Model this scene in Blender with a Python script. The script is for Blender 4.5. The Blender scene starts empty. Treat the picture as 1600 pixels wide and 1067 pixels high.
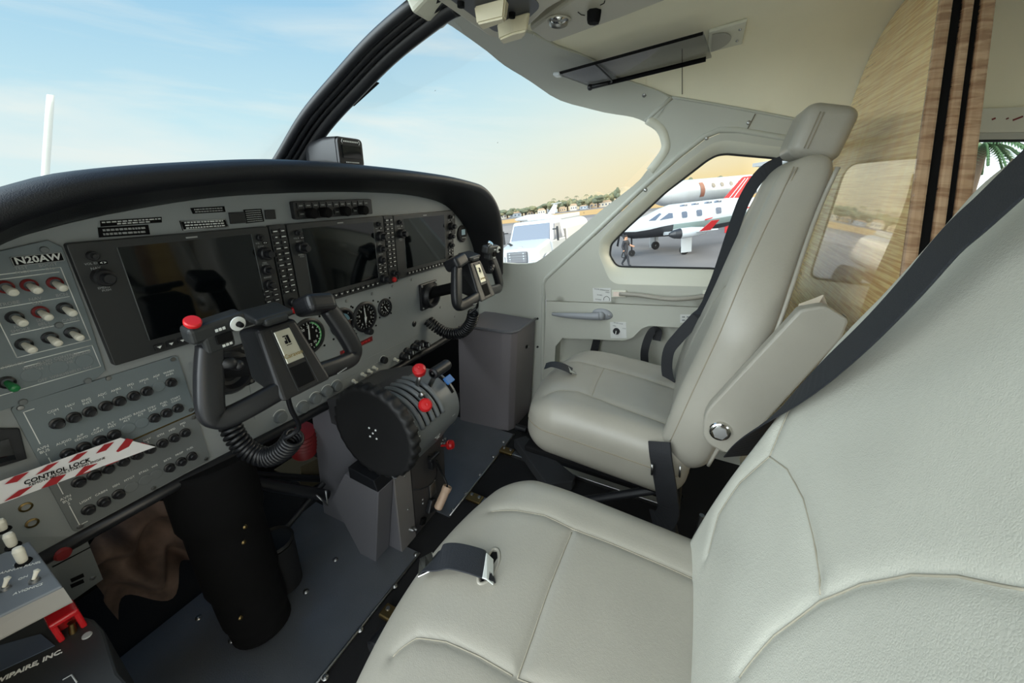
import bpy, bmesh, math, random
from mathutils import Vector, Matrix
from mathutils.geometry import delaunay_2d_cdt
V=Vector
random.seed(4)
SC=bpy.context.scene
COL=SC.collection
# ------------------------------------------------------------------ camera
def rot_axes(yaw,pitch,roll):
    f=V((math.sin(yaw)*math.cos(pitch),math.cos(yaw)*math.cos(pitch),-math.sin(pitch)))
    r=V((math.cos(yaw),-math.sin(yaw),0)); u=r.cross(f)
    c,s=math.cos(roll),math.sin(roll)
    return c*r+s*u,c*u-s*r,f
CR,CU,CF=rot_axes(math.radians(65.3),math.radians(22.4),math.radians(1.9))
FOC=605.0
CP=V((-.724,-.816,1.0))
cd=bpy.data.cameras.new('camera'); cam=bpy.data.objects.new('camera',cd); COL.objects.link(cam)
cd.sensor_width=36; cd.lens=FOC/1600*36; cd.clip_start=.01; cd.clip_end=6000
cam.matrix_world=Matrix(((CR.x,CU.x,-CF.x,CP.x),(CR.y,CU.y,-CF.y,CP.y),(CR.z,CU.z,-CF.z,CP.z),(0,0,0,1)))
SC.camera=cam
def ray(px,py): return CR*((px-800)/FOC)-CU*((py-533.5)/FOC)+CF
def at(px,py,ax,v):
    d=ray(px,py); return CP+d*((v-CP[ax])/d[ax])
def pan(px,py,y=0.0): return at(px,py,1,y)
def at_plane(px,py,p0,n):
    d=ray(px,py); return CP+d*((p0-CP).dot(n)/d.dot(n))
# ------------------------------------------------------------------ materials
def lin(c): return tuple(((x/255)/12.92 if x/255<=.04045 else ((x/255+.055)/1.055)**2.4) for x in c)+(1,)
MATS={}
def mat(name,rgb,rough=.5,metal=0,bump=0,bscale=200,var=0,vscale=8,spec=.5,coat=0,emit=0):
    if name in MATS: return MATS[name]
    m=bpy.data.materials.new(name); m.use_nodes=True
    nt=m.node_tree; b=nt.nodes['Principled BSDF']
    c=lin(rgb)
    b.inputs['Base Color'].default_value=c
    b.inputs['Roughness'].default_value=rough; b.inputs['Metallic'].default_value=metal
    b.inputs['Specular IOR Level'].default_value=spec
    b.inputs['Coat Weight'].default_value=coat
    if emit:
        b.inputs['Emission Color'].default_value=c; b.inputs['Emission Strength'].default_value=emit
    tc=nt.nodes.new('ShaderNodeTexCoord')
    if bump:
        n=nt.nodes.new('ShaderNodeTexNoise'); n.inputs['Scale'].default_value=bscale; n.inputs['Detail'].default_value=3
        nt.links.new(tc.outputs['Object'],n.inputs['Vector'])
        bp=nt.nodes.new('ShaderNodeBump'); bp.inputs['Strength'].default_value=bump; bp.inputs['Distance'].default_value=.002
        nt.links.new(n.outputs['Fac'],bp.inputs['Height']); nt.links.new(bp.outputs['Normal'],b.inputs['Normal'])
    if var:
        n=nt.nodes.new('ShaderNodeTexNoise'); n.inputs['Scale'].default_value=vscale; n.inputs['Detail'].default_value=5
        nt.links.new(tc.outputs['Object'],n.inputs['Vector'])
        r=nt.nodes.new('ShaderNodeValToRGB')
        r.color_ramp.elements[0].position=.3; r.color_ramp.elements[1].position=.7
        r.color_ramp.elements[0].color=tuple(x*(1-var) for x in c[:3])+(1,)
        r.color_ramp.elements[1].color=tuple(min(1,x*(1+var)) for x in c[:3])+(1,)
        nt.links.new(n.outputs['Fac'],r.inputs['Fac']); nt.links.new(r.outputs['Color'],b.inputs['Base Color'])
    MATS[name]=m; return m
def glass(name,tint=(1,1,1),refl=.06,dirt=False,rough=0.0):
    m=bpy.data.materials.new(name); m.use_nodes=True; nt=m.node_tree; nt.nodes.clear()
    o=nt.nodes.new('ShaderNodeOutputMaterial'); t=nt.nodes.new('ShaderNodeBsdfTransparent'); g=nt.nodes.new('ShaderNodeBsdfGlossy')
    t.inputs['Color'].default_value=tuple(tint)+(1,); g.inputs['Roughness'].default_value=rough
    mx=nt.nodes.new('ShaderNodeMixShader'); fr=nt.nodes.new('ShaderNodeLayerWeight'); fr.inputs['Blend'].default_value=.12
    mu=nt.nodes.new('ShaderNodeMath'); mu.operation='MULTIPLY'; mu.inputs[1].default_value=refl*6
    nt.links.new(fr.outputs['Fresnel'],mu.inputs[0]); nt.links.new(mu.outputs[0],mx.inputs['Fac'])
    nt.links.new(t.outputs[0],mx.inputs[1]); nt.links.new(g.outputs[0],mx.inputs[2])
    last=mx
    if dirt:
        tc=nt.nodes.new('ShaderNodeTexCoord'); vo=nt.nodes.new('ShaderNodeTexVoronoi'); vo.inputs['Scale'].default_value=15
        no=nt.nodes.new('ShaderNodeTexNoise'); no.inputs['Scale'].default_value=9
        nt.links.new(tc.outputs['Object'],vo.inputs['Vector']); nt.links.new(tc.outputs['Object'],no.inputs['Vector'])
        ma=nt.nodes.new('ShaderNodeMath'); ma.operation='LESS_THAN'; ma.inputs[1].default_value=.045
        mb=nt.nodes.new('ShaderNodeMath'); mb.operation='GREATER_THAN'; mb.inputs[1].default_value=.5
        mc=nt.nodes.new('ShaderNodeMath'); mc.operation='MULTIPLY'
        md=nt.nodes.new('ShaderNodeMath'); md.operation='MULTIPLY'; md.inputs[1].default_value=.4
        nt.links.new(vo.outputs['Distance'],ma.inputs[0]); nt.links.new(no.outputs['Fac'],mb.inputs[0])
        nt.links.new(ma.outputs[0],mc.inputs[0]); nt.links.new(mb.outputs[0],mc.inputs[1]); nt.links.new(mc.outputs[0],md.inputs[0])
        df=nt.nodes.new('ShaderNodeBsdfDiffuse'); df.inputs['Color'].default_value=(.1,.1,.09,1)
        m2=nt.nodes.new('ShaderNodeMixShader'); nt.links.new(md.outputs[0],m2.inputs['Fac']); nt.links.new(mx.outputs[0],m2.inputs[1]); nt.links.new(df.outputs[0],m2.inputs[2]); last=m2
    nt.links.new(last.outputs[0],o.inputs['Surface']); MATS[name]=m
    return m
def leather(name,rgb,scale=420,bump=.35,rough=.38):
    m=bpy.data.materials.new(name); m.use_nodes=True; nt=m.node_tree; b=nt.nodes['Principled BSDF']
    c=lin(rgb); b.inputs['Roughness'].default_value=rough; b.inputs['Specular IOR Level'].default_value=.45
    tc=nt.nodes.new('ShaderNodeTexCoord')
    vo=nt.nodes.new('ShaderNodeTexVoronoi'); vo.inputs['Scale'].default_value=scale; vo.feature='DISTANCE_TO_EDGE'
    no=nt.nodes.new('ShaderNodeTexNoise'); no.inputs['Scale'].default_value=scale*.5; no.inputs['Detail'].default_value=4
    wr=nt.nodes.new('ShaderNodeTexNoise'); wr.inputs['Scale'].default_value=22; wr.inputs['Detail'].default_value=4; wr.inputs['Distortion'].default_value=1.2
    for n in (vo,no,wr): nt.links.new(tc.outputs['Object'],n.inputs['Vector'])
    a=nt.nodes.new('ShaderNodeMath'); a.operation='ADD'; nt.links.new(vo.outputs['Distance'],a.inputs[0]); nt.links.new(no.outputs['Fac'],a.inputs[1])
    a2=nt.nodes.new('ShaderNodeMath'); a2.operation='MULTIPLY_ADD'; a2.inputs[1].default_value=.5; nt.links.new(wr.outputs['Fac'],a2.inputs[0]); nt.links.new(a.outputs[0],a2.inputs[2])
    bp=nt.nodes.new('ShaderNodeBump'); bp.inputs['Strength'].default_value=bump; bp.inputs['Distance'].default_value=.0015
    nt.links.new(a2.outputs[0],bp.inputs['Height']); nt.links.new(bp.outputs['Normal'],b.inputs['Normal'])
    n=nt.nodes.new('ShaderNodeTexNoise'); n.inputs['Scale'].default_value=7; n.inputs['Detail'].default_value=4
    nt.links.new(tc.outputs['Object'],n.inputs['Vector'])
    r=nt.nodes.new('ShaderNodeValToRGB'); r.color_ramp.elements[0].position=.3; r.color_ramp.elements[1].position=.7
    r.color_ramp.elements[0].color=tuple(x*.94 for x in c[:3])+(1,); r.color_ramp.elements[1].color=tuple(x*1.05 for x in c[:3])+(1,)
    nt.links.new(n.outputs['Fac'],r.inputs['Fac']); nt.links.new(r.outputs['Color'],b.inputs['Base Color'])
    MATS[name]=m; return m
M_leather=leather('cream_leather',(177,176,165),bump=.22)
M_leather2=leather('cream_leather_smooth',(151,147,136),scale=500,bump=.12)
M_head=mat('headliner_fabric',(236,232,208),.85,bump=.25,bscale=900,var=.02)
M_wall=mat('beige_wall_vinyl',(182,184,174),.6,bump=.2,bscale=700)
M_trimw=mat('pale_trim_plastic',(203,203,188),.45,bump=.08,bscale=600)
M_door=mat('beige_door_vinyl',(180,181,170),.6,bump=.2,bscale=700)
M_panel=mat('grey_panel_paint',(134,139,140),.5,bump=.08,bscale=900,var=.03)
M_cbp=mat('blue_grey_breaker_plate',(106,116,120),.5,bump=.08,bscale=900,var=.03)
M_panel2=mat('dark_grey_panel_paint',(100,105,106),.5,bump=.08,bscale=900)
M_blk=mat('black_plastic',(26,27,30),.4,bump=.05,bscale=800)
M_matte=mat('matte_black',(14,14,15),.85,spec=.15)
M_glare=mat('black_glareshield_vinyl',(17,19,24),.5,bump=.3,bscale=700)
M_bezel=mat('charcoal_bezel',(40,42,43),.45,bump=.05,bscale=900)
M_screen=mat('dark_screen_glass',(6,9,11),.06,spec=.6)
M_white=mat('white_lettering',(215,218,215),.6)
M_grey=mat('grey_lettering',(150,153,152),.6)
M_red=mat('red_plastic',(196,30,34),.35)
M_dred=mat('dark_red_rubber',(108,20,22),.5)
M_chrome=mat('polished_chrome',(225,225,222),.12,metal=1)
M_steel=mat('brushed_steel',(160,160,158),.35,metal=1)
M_brass=mat('brass_fastener',(138,118,78),.35,metal=1)
M_knobw=mat('ivory_toggle',(215,213,200),.4)
M_carpet=mat('black_carpet',(20,20,22),.95,bump=.9,bscale=900)
M_belt=mat('black_webbing',(22,23,27),.7,bump=.4,bscale=900)
M_navy=mat('navy_black_webbing',(24,27,33),.7,bump=.4,bscale=900)
M_steelplate=mat('worn_grey_floor_plate',(118,122,128),.34,metal=.6,bump=.25,bscale=350,var=.12,vscale=6)
M_ped=mat('grey_pedestal_paint',(100,99,103),.5,bump=.06,bscale=800)
M_quad=mat('satin_grey_quadrant',(112,116,118),.4,var=.03)
M_rubber=mat('black_rubber',(20,20,21),.6,bump=.15,bscale=500)
M_cord=mat('black_cord',(22,23,26),.35)
M_blue=mat('blue_plastic',(62,120,190),.4)
M_green=mat('green_lens',(40,120,70),.3)
# ------------------------------------------------------------------ object helpers
MW={}
def tag(o,label=None,cat=None,group=None,kind=None):
    if label: o['label']=label
    if cat: o['category']=cat
    if group: o['group']=group
    if kind: o['kind']=kind
    return o
def thing(name,label,cat,loc,group=None):
    o=bpy.data.objects.new(name,None); COL.objects.link(o); o.location=loc; o.empty_display_size=.02
    MW[o.name]=Matrix.Translation(V(loc))
    return tag(o,label,cat,group)
def link_mesh(name,me,mats,parent=None):
    o=bpy.data.objects.new(name,me); COL.objects.link(o)
    for m in (mats if isinstance(mats,(list,tuple)) else [mats]): me.materials.append(m)
    if parent is not None:
        o.parent=parent; MW[o.name]=MW[parent.name].copy()
        me.transform(MW[parent.name].inverted())
    else: MW[o.name]=Matrix.Identity(4)
    return o
def frame_from(z,x=None):
    z=V(z).normalized()
    if x is None: x=V((1,0,0)) if abs(z.x)<.9 else V((0,1,0))
    x=V(x); x=(x-z*x.dot(z)).normalized(); y=z.cross(x)
    return Matrix((x,y,z)).transposed()
class MB:
    def __init__(s): s.bm=bmesh.new(); s.mi=0
    def merge(s,t,M=None,smooth=True):
        if M is not None: bmesh.ops.transform(t,matrix=M,verts=t.verts)
        vm=[s.bm.verts.new(v.co) for v in t.verts]
        t.verts.index_update()
        for f in t.faces:
            try:
                g=s.bm.faces.new([vm[v.index] for v in f.verts]); g.material_index=s.mi; g.smooth=f.smooth if not smooth else smooth
            except ValueError: pass
        t.free(); return s
    def box(s,c,size,R=None,bev=0,seg=2,taper=None):
        t=bmesh.new(); bmesh.ops.create_cube(t,size=1)
        for v in t.verts:
            if taper and v.co.z>0: v.co.x*=taper[0]; v.co.y*=taper[1]
            v.co=V((v.co.x*size[0],v.co.y*size[1],v.co.z*size[2]))
        if bev: bmesh.ops.bevel(t,geom=t.edges[:],offset=bev,segments=seg,affect='EDGES',profile=.5)
        M=Matrix.Translation(V(c))
        if R is not None: M=M@R.to_4x4()
        return s.merge(t,M,smooth=False)
    def cyl(s,p0,p1,r0,r1=None,seg=20,bev=0):
        p0=V(p0);p1=V(p1); r1=r0 if r1 is None else r1
        h=(p1-p0).length
        if bev: return s.lathe([(0,0),(r0-bev,0),(r0,bev),(r1,h-bev),(r1-bev,h),(0,h)],p0,p1-p0,seg)
        return s.lathe([(0,0),(r0,0),(r1,h),(0,h)],p0,p1-p0,seg)
    def lathe(s,prof,o,axis,seg=24,sharp=True):
        R=frame_from(axis); o=V(o); rings=[]
        def ring(r,h):
            if r<1e-6: return [s.bm.verts.new(o+R@V((0,0,h)))]
            return [s.bm.verts.new(o+R@V((r*math.cos(a),r*math.sin(a),h))) for a in [2*math.pi*i/seg for i in range(seg)]]
        for i in range(len(prof)-1):
            A=ring(*prof[i]); B=ring(*prof[i+1])
            if len(A)==1 and len(B)==1: continue
            for k in range(seg):
                k2=(k+1)%seg
                if len(A)==1: f=[A[0],B[k2],B[k]]
                elif len(B)==1: f=[A[k],A[k2],B[0]]
                else: f=[A[k],A[k2],B[k2],B[k]]
                g=s.bm.faces.new(f); g.material_index=s.mi; g.smooth=True
        return s
    def tube(s,pts,r,seg=10,closed=False,caps=True,flat=None,up=None,sq=0,asp=1.0):
        """swept round (or flat=(w,h) rectangular rounded) section along pts"""
        pts=[V(p) for p in pts]; n=len(pts); rings=[]; prev=None
        for i,p in enumerate(pts):
            if closed: t=pts[(i+1)%n]-pts[i-1]
            else: t=pts[min(i+1,n-1)]-pts[max(i-1,0)]
            t.normalize()
            if prev is None:
                x=V(up) if up is not None else (V((0,0,1)) if abs(t.z)<.9 else V((1,0,0)))
            else: x=V(up) if (up is not None) else prev
            x=(x-t*x.dot(t))
            if x.length<1e-6: x=t.orthogonal()
            x.normalize(); prev=x; y=t.cross(x)
            rr=r[i] if isinstance(r,(list,tuple)) else r
            if flat:
                w,h=flat; b=min(w,h)*.3
                sec=[(h/2,w/2-b),(h/2-b,w/2),(-h/2+b,w/2),(-h/2,w/2-b),(-h/2,-w/2+b),(-h/2+b,-w/2),(h/2-b,-w/2),(h/2,-w/2+b)]
                rings.append([s.bm.verts.new(p+x*a+y*bb) for a,bb in sec])
            else:
                rings.append([s.bm.verts.new(p+(x*math.cos(a)*asp+y*math.sin(a))*(rr*((abs(math.cos(a))**sq+abs(math.sin(a))**sq)**(-1/sq) if sq else 1))) for a in [2*math.pi*k/seg for k in range(seg)]])
        m=len(rings[0])
        rng=range(n) if closed else range(n-1)
        for i in rng:
            A=rings[i];B=rings[(i+1)%n]
            for k in range(m):
                g=s.bm.faces.new([A[k],A[(k+1)%m],B[(k+1)%m],B[k]]); g.smooth=True; g.material_index=s.mi
        if caps and not closed:
            for R_,rev in ((rings[0],True),(rings[-1],False)):
                g=s.bm.faces.new(R_[::-1] if rev else R_); g.material_index=s.mi
        return s
    def ball(s,c,r,R=None,seg=16):
        t=bmesh.new(); bmesh.ops.create_uvsphere(t,u_segments=seg,v_segments=max(6,seg//2),radius=1)
        rr=r if isinstance(r,(tuple,list)) else (r,r,r)
        for v in t.verts: v.co=V((v.co.x*rr[0],v.co.y*rr[1],v.co.z*rr[2]))
        M=Matrix.Translation(V(c))
        if R is not None: M=M@R.to_4x4()
        return s.merge(t,M)
    def prism(s,poly,ext,bev=0,seg=2,smooth=False):
        t=bmesh.new(); ext=V(ext)
        a=[t.verts.new(V(p)) for p in poly]; b=[t.verts.new(V(p)+ext) for p in poly]; n=len(a)
        fa=t.faces.new(a); fb=t.faces.new(b[::-1])
        for i in range(n): t.faces.new([a[i],b[i],b[(i+1)%n],a[(i+1)%n]])
        bmesh.ops.recalc_face_normals(t,faces=t.faces[:])
        if bev: bmesh.ops.bevel(t,geom=[e for e in t.edges],offset=bev,segments=seg,affect='EDGES',profile=.5)
        return s.merge(t,None,smooth=smooth)
    def grid(s,fn,nu,nv,cu=False,cv=False):
        vs=[[s.bm.verts.new(V(fn(i/(nu if cu else nu-1),j/(nv if cv else nv-1)))) for j in range(nv)] for i in range(nu)]
        for i in range(nu if cu else nu-1):
            for j in range(nv if cv else nv-1):
                g=s.bm.faces.new([vs[i][j],vs[(i+1)%nu][j],vs[(i+1)%nu][(j+1)%nv],vs[i][(j+1)%nv]]); g.smooth=True; g.material_index=s.mi
        return s
    def build(s,name,mats,parent=None,auto=True,weld=False):
        if weld: bmesh.ops.remove_doubles(s.bm,verts=s.bm.verts,dist=1e-5)
        bmesh.ops.recalc_face_normals(s.bm,faces=s.bm.faces[:])
        me=bpy.data.meshes.new(name); s.bm.to_mesh(me); s.bm.free()
        return link_mesh(name,me,mats,parent)
def text_mesh(txt,size,M,depth=.0004,align='CENTER',bold=0,xs=1.0,sp=1.0):
    cu=bpy.data.curves.new('t','FONT'); cu.body=txt; cu.size=size; cu.align_x=align; cu.align_y='CENTER'; cu.extrude=depth/2; cu.offset=bold; cu.space_character=sp
    cu.resolution_u=2
    o=bpy.data.objects.new('t',cu); COL.objects.link(o)
    dg=bpy.context.evaluated_depsgraph_get(); me=bpy.data.meshes.new_from_object(o.evaluated_get(dg))
    bpy.data.objects.remove(o); bpy.data.curves.remove(cu)
    me.materials.clear()
    me.transform(Matrix.Diagonal((xs,1,1,1))); me.transform(M); return me
def text_obj(name,items,matl,parent):
    """one lettering mesh for each text"""
    for txt,size,M,kw in items:
        me=text_mesh(txt,size,M,**kw); me.name=name; o=link_mesh(name,me,matl,parent)
    return o
def face_M(o,right,up):
    r=V(right).normalized(); u=V(up); u=(u-r*u.dot(r)).normalized(); n=r.cross(u)
    M=Matrix((r,u,n)).transposed().to_4x4(); M.translation=V(o); return M
def panel_M(x,z,y): return face_M((x,y,z),(1,0,0),(0,0,1))
def copy_tree(o,delta=None):
    c=o.copy(); COL.objects.link(c)
    if delta is not None: c.location=o.location+V(delta)
    MW[c.name]=Matrix.Translation(c.location)
    for ch in list(o.children):
        d=ch.copy(); COL.objects.link(d); d.parent=c
        for g in list(ch.children):
            e=g.copy(); COL.objects.link(e); e.parent=d
    return c
def catmull(pts,n=8,closed=False):
    pts=[V(p) for p in pts]; out=[]; N=len(pts)
    rng=range(N) if closed else range(N-1)
    for i in rng:
        p0=pts[i-1] if (closed or i>0) else pts[0]*2-pts[1]
        p1=pts[i]; p2=pts[(i+1)%N]; p3=pts[(i+2)%N] if (closed or i+2<N) else p2*2-p1
        for k in range(n):
            t=k/n; out.append(.5*((2*p1)+(p2-p0)*t+(2*p0-5*p1+4*p2-p3)*t*t+(3*p1-p0-3*p2+p3)*t**3))
    if not closed: out.append(pts[-1])
    return out
def rrect(cx,cz,w,h,r,n=5):
    out=[]
    for sx,sz,a0 in ((1,1,0),(-1,1,90),(-1,-1,180),(1,-1,270)):
        for k in range(n+1):
            a=math.radians(a0+90*k/n); out.append((cx+sx*(w/2-r)+r*math.cos(a),cz+sz*(h/2-r)+r*math.sin(a)))
    return out
def rounded_poly(pts,r,n=5):
    """2D or 3D polygon with rounded corners"""
    pts=[V(p) for p in pts]; out=[]; N=len(pts)
    rs=r if isinstance(r,(list,tuple)) else [r]*N
    for i in range(N):
        p=pts[i]; a=pts[i-1]-p; b=pts[(i+1)%N]-p; rr=min(rs[i],a.length*.48,b.length*.48)
        if rr<=1e-6: out.append(p); continue
        A=p+a.normalized()*rr; B=p+b.normalized()*rr
        for k in range(n+1):
            t=k/n; out.append(A*(1-t)**2+p*2*t*(1-t)+B*t*t)
    return out
# ------------------------------------------------------------------ cabin shell surface
NS=7.0; ZC=.85
def smooth01(t): t=max(0,min(1,t)); return t*t*(3-2*t)
def half_w(y): return .782-.055*smooth01((y+.25)/.4)
def z_top(y):
    pts=[(-3,1.44),(-1.13,1.405),(-.8,1.375),(-.32,1.315),(.4,1.30)]
    for (a,za),(b,zb) in zip(pts,pts[1:]):
        if y<=b: return za+(zb-za)*max(0,(y-a))/(b-a)
    return pts[-1][1]
def shell_r(psi,y):
    a=half_w(y); b=z_top(y)-ZC
    return (abs(math.cos(psi)/a)**NS+abs(math.sin(psi)/b)**NS)**(-1/NS)
def shell_pt(y,s,off=0.0):
    a=half_w(y)
    def raw(y,s):
        if s<=ZC: return V((half_w(y),y,s))
        psi=(s-ZC)/.6; r=shell_r(psi,y); return V((r*math.cos(psi),y,ZC+r*math.sin(psi)))
    p=raw(y,s)
    if off:
        e=.004
        n=(raw(y+e,s)-raw(y-e,s)).cross(raw(y,s+e)-raw(y,s-e)).normalized()
        if n.dot(V((0,y,.9))-p)<0: n=-n
        p=p+n*off
    return p
def shell_F(p):
    a=half_w(p.y)
    if p.z<=ZC: return abs(p.x)/a-1
    return (abs(p.x)/a)**NS+((p.z-ZC)/(z_top(p.y)-ZC))**NS-1
def shell_hit(px,py):
    d=ray(px,py).normalized(); t0=.3; f0=shell_F(CP+d*t0)
    t=t0
    while t<8:
        t2=t+.02; f=shell_F(CP+d*t2)
        if f>0:
            lo,hi=t,t2
            for _ in range(30):
                m=(lo+hi)/2
                if shell_F(CP+d*m)>0: hi=m
                else: lo=m
            p=CP+d*lo
            s=p.z if p.z<=ZC else ZC+.6*math.atan2(p.z-ZC,p.x)
            return (p.y,s)
        t=t2
    return (0,1)
def SH(*pp): return [shell_hit(x,y) for x,y in pp]
def dens(poly,step=.02,closed=True):
    out=[];n=len(poly)
    for i in range(n if closed else n-1):
        a=V(poly[i]);b=V(poly[(i+1)%n]); k=max(1,int((b-a).length/step))
        for j in range(k): out.append(tuple(a+(b-a)*(j/k)))
    if not closed: out.append(tuple(poly[-1]))
    return out
def inside(pt,poly):
    x,y=pt; c=False; n=len(poly)
    for i in range(n):
        x1,y1=poly[i][:2]; x2,y2=poly[i-1][:2]
        if (y1>y)!=(y2>y) and x<(x2-x1)*(y-y1)/(y2-y1)+x1: c=not c
    return c
def patch2d(outline,holes,step):
    outline=dens(outline,step); holes=[dens(h,step) for h in holes]
    vs=[];fs=[]
    for lp in [outline]+holes:
        b=len(vs); vs+= [V(p) for p in lp]; fs.append(list(range(b,len(vs))))
    es=[(l[i],l[(i+1)%len(l)]) for l in fs for i in range(len(l))]
    xs=[p[0] for p in outline]; ys=[p[1] for p in outline]
    gx=min(xs)
    while gx<max(xs):
        gy=min(ys)
        while gy<max(ys):
            q=(gx+.0013,gy+.0017)
            if inside(q,outline) and not any(inside(q,h) for h in holes): vs.append(V(q))
            gy+=step
        gx+=step
    r=delaunay_2d_cdt(vs,es,[],0,1e-6)
    ov,of=r[0],r[2]; keep=[]
    for f in of:
        c=sum((ov[i] for i in f),V((0,0)))/len(f)
        if inside(c,outline) and not any(inside(c,h) for h in holes): keep.append(f)
    return ov,keep,[outline]+holes
def shell_patch(name,mats,outline,holes=(),off=.0,thick=.012,step=.03,parent=None,mirror=False,fn=None):
    """panel lying on the shell: face offset inwards by off, rim going outwards by thick"""
    fn=fn or shell_pt
    ov,fs,loops=patch2d([V(p) for p in outline],[[V(p) for p in h] for h in holes],step)
    bm=bmesh.new()
    for sx in ((1,-1) if mirror else (1,)):
        def pt(q,o):
            p=fn(q[0],q[1],o); return V((p.x*sx,p.y,p.z))
        vs=[bm.verts.new(pt(q,off)) for q in ov]
        for f in fs:
            g=bm.faces.new([vs[i] for i in f]); g.smooth=True
        if thick:
            for lp in loops:
                a=[bm.verts.new(pt(q,off)) for q in lp]; b=[bm.verts.new(pt(q,off-thick)) for q in lp]
                for i in range(len(lp)):
                    j=(i+1)%len(lp); bm.faces.new([a[i],a[j],b[j],b[i]])
    me=bpy.data.meshes.new(name); bm.to_mesh(me); bm.free()
    return link_mesh(name,me,mats,parent)
# unseen fill glows added to the sky to brighten the cabin: (direction, strength, cosine where it ends, colour)
FILL_LOBES=[((-.80,.48,.38),7.0,.55,(234,246,250)),((-.80,-.50,.35),1.6,.30,(236,244,247)),((.45,-.88,.14),9.0,.50,(252,240,216))]
# ================================================================== setting
def struct(o): o['kind']='structure'; return o
# ---- floor
f=MB(); f.box((0,-1.3,-.02),(1.56,4.0,.04)); struct(f.build('floor',M_carpet))
# ---- headliner / ceiling
C_FRONT=[(833,49),(872,70),(963,120),(1050,151)]
hl=SH(*C_FRONT); tl=SH((1240,186)); psm=ZC+.6*math.pi/2
y0=hl[0][0]-.02
aft=(-3.0,tl[0][1]-.03)
head=[(-.345,psm),(-.345,psm-.25)]+[h for h in hl]+[tl[0],(-1.13,tl[0][1]-.012),aft,(-3.0,psm)]
struct(shell_patch('ceiling',M_head,head,step=.035,off=.0,thick=0,mirror=True))
# ---- windshield surround (upper lip) between the glass edge and the headliner
WS=[(706,36),(733,55),(760,75),(800,106),(860,146),(930,171),(990,183),(1018,196)]
ws=[tuple(q)[:2] for q in catmull([V((a,b_,0)) for a,b_ in SH(*WS)],4)]
wsc=[(ws[0][0]+.004,psm)]
lip=wsc+ws+[hl[3]]+hl[2::-1]+[(-.345,psm-.25),(-.345,psm)]
struct(shell_patch('trim_1',M_wall,lip,step=.025,off=.006,thick=.03,mirror=True))
# ---- right wall with A pillar
WSR=[(1018,196),(1030,204),(1036,215),(1035,235),(1010,268),(990,290),(920,345),(850,402),(830,411),(806,412)]
wr=SH(*WSR); wr=[tuple(q)[:2] for q in catmull([V((a,b_,0)) for a,b_ in wr],3)]
DOOR=[(848,610),(849,520),(850,443),(854,434),(925,368),(1000,297),(1060,244),(1100,213),(1124,203),(1150,203),(1216,214)]
dr=SH(*DOOR)
ye=-1.14
# the seal line continues behind the copilot seat
dz=dr[-1][1]+(dr[-1][1]-dr[-2][1])/(dr[-1][0]-dr[-2][0])*(ye-dr[-1][0])
drx=[(dr[0][0],.02)]+dr+[(ye,dz)]
wall=wr+[(.12,wr[-1][1]),(.12,-.03),(dr[0][0]+.004,-.03)]+[(a+.003,b+.003) for a,b in dr]+[(ye,dz+.003),(ye,tl[0][1]-.012),tl[0],hl[3]]
struct(shell_patch('wall_right',M_wall,wall,step=.03,off=.006,thick=.02))
struct(shell_patch('wall_left',M_wall,wall,step=.05,off=.006,thick=.02)); ml=bpy.data.objects['wall_left']; ml.data.transform(Matrix.Diagonal((-1,1,1,1)))
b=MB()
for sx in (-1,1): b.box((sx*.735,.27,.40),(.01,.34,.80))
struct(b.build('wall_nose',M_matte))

b=MB(); b.tube([shell_pt(y,s,.003) for y,s in drx],.0095,8)
struct(b.build('trim_2',M_wall))
# little raised lip ring round the aft corner of the windshield
b=MB(); b.tube(catmull([shell_pt(y,s,.0) for y,s in SH((1012,186),(1030,198),(1039,215),(1039,236),(1016,268))],5),.0,flat=(.03,.02),up=(-1,0,0))
struct(b.build('trim_3',M_trimw))
# joint line beads of the headliner and pillar cover
b=MB()
b.tube([shell_pt(y,s,.005) for y,s in dens([hl[3],tl[0],(-1.13,tl[0][1]-.012)],.03,False)],.004,6)
b.tube([shell_pt(y,s,.002) for y,s in dens(SH((1008,190),(1050,151)),.03,False)],.008,6)
b.tube([shell_pt(y,s,.005) for y,s in dens(hl,.03,False)],.003,6)
struct(b.build('trim_4',M_wall))
# ---- door: upper panel with window, lower panel with pocket
WIN=[(951,400),(953,383),(975,360),(1040,300),(1105,250),(1120,242),(1135,240),(1205,246)]
wn=SH(*WIN); wbot=SH((962,418),(1110,421)); zb=wbot[0][1]
win=wn+[(-1.08,wn[-1][1]-.01),(-1.08,wbot[1][1]+.004)]+[wbot[1],wbot[0]]
win=[tuple(q) for q in rounded_poly(win,[.012]*(len(win)-4)+[.03,.03,.0,.02],5)]
WO=[(936,396),(938,376),(962,348),(1030,287),(1095,236),(1114,223),(1135,219),(1209,229)]
wo=SH(*WO); wob=SH((955,443),(1105,447))
wout=wo+[(-1.11,wo[-1][1]-.01),(-1.11,wob[1][1]+.004)]+[wob[1],wob[0]]
wout=[tuple(q) for q in rounded_poly(wout,[.012]*(len(wout)-4)+[.03,.03,.0,.04],5)]
LINE=SH((853,469),(1075,478)); lz=LINE[0][1]
lza=lz+(LINE[1][1]-lz)/(LINE[1][0]-LINE[0][0])*(ye-LINE[0][0])
dup_=[(a-.006,b_-.006) for a,b_ in dr[2:]]+[(ye,dz-.006),(ye,lza+.0015),(LINE[0][0]-.004,lz+.0015)]
struct(shell_patch('door_1',M_door,dup_,[wout],step=.03,off=.008,thick=.02))
door_lo=[(LINE[0][0]-.004,lz-.0015),(ye,lza-.0015),(ye,-.03),(dr[0][0]-.006,-.03)]
PK=SH((866,600),(869,540),(880,527),(975,531),(990,526),(1003,512),(1015,508),(1070,511))
pk=PK[:]+[(-1.0,PK[-1][1]+.01),(-1.0,.24),(PK[0][0],.24)]
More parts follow.
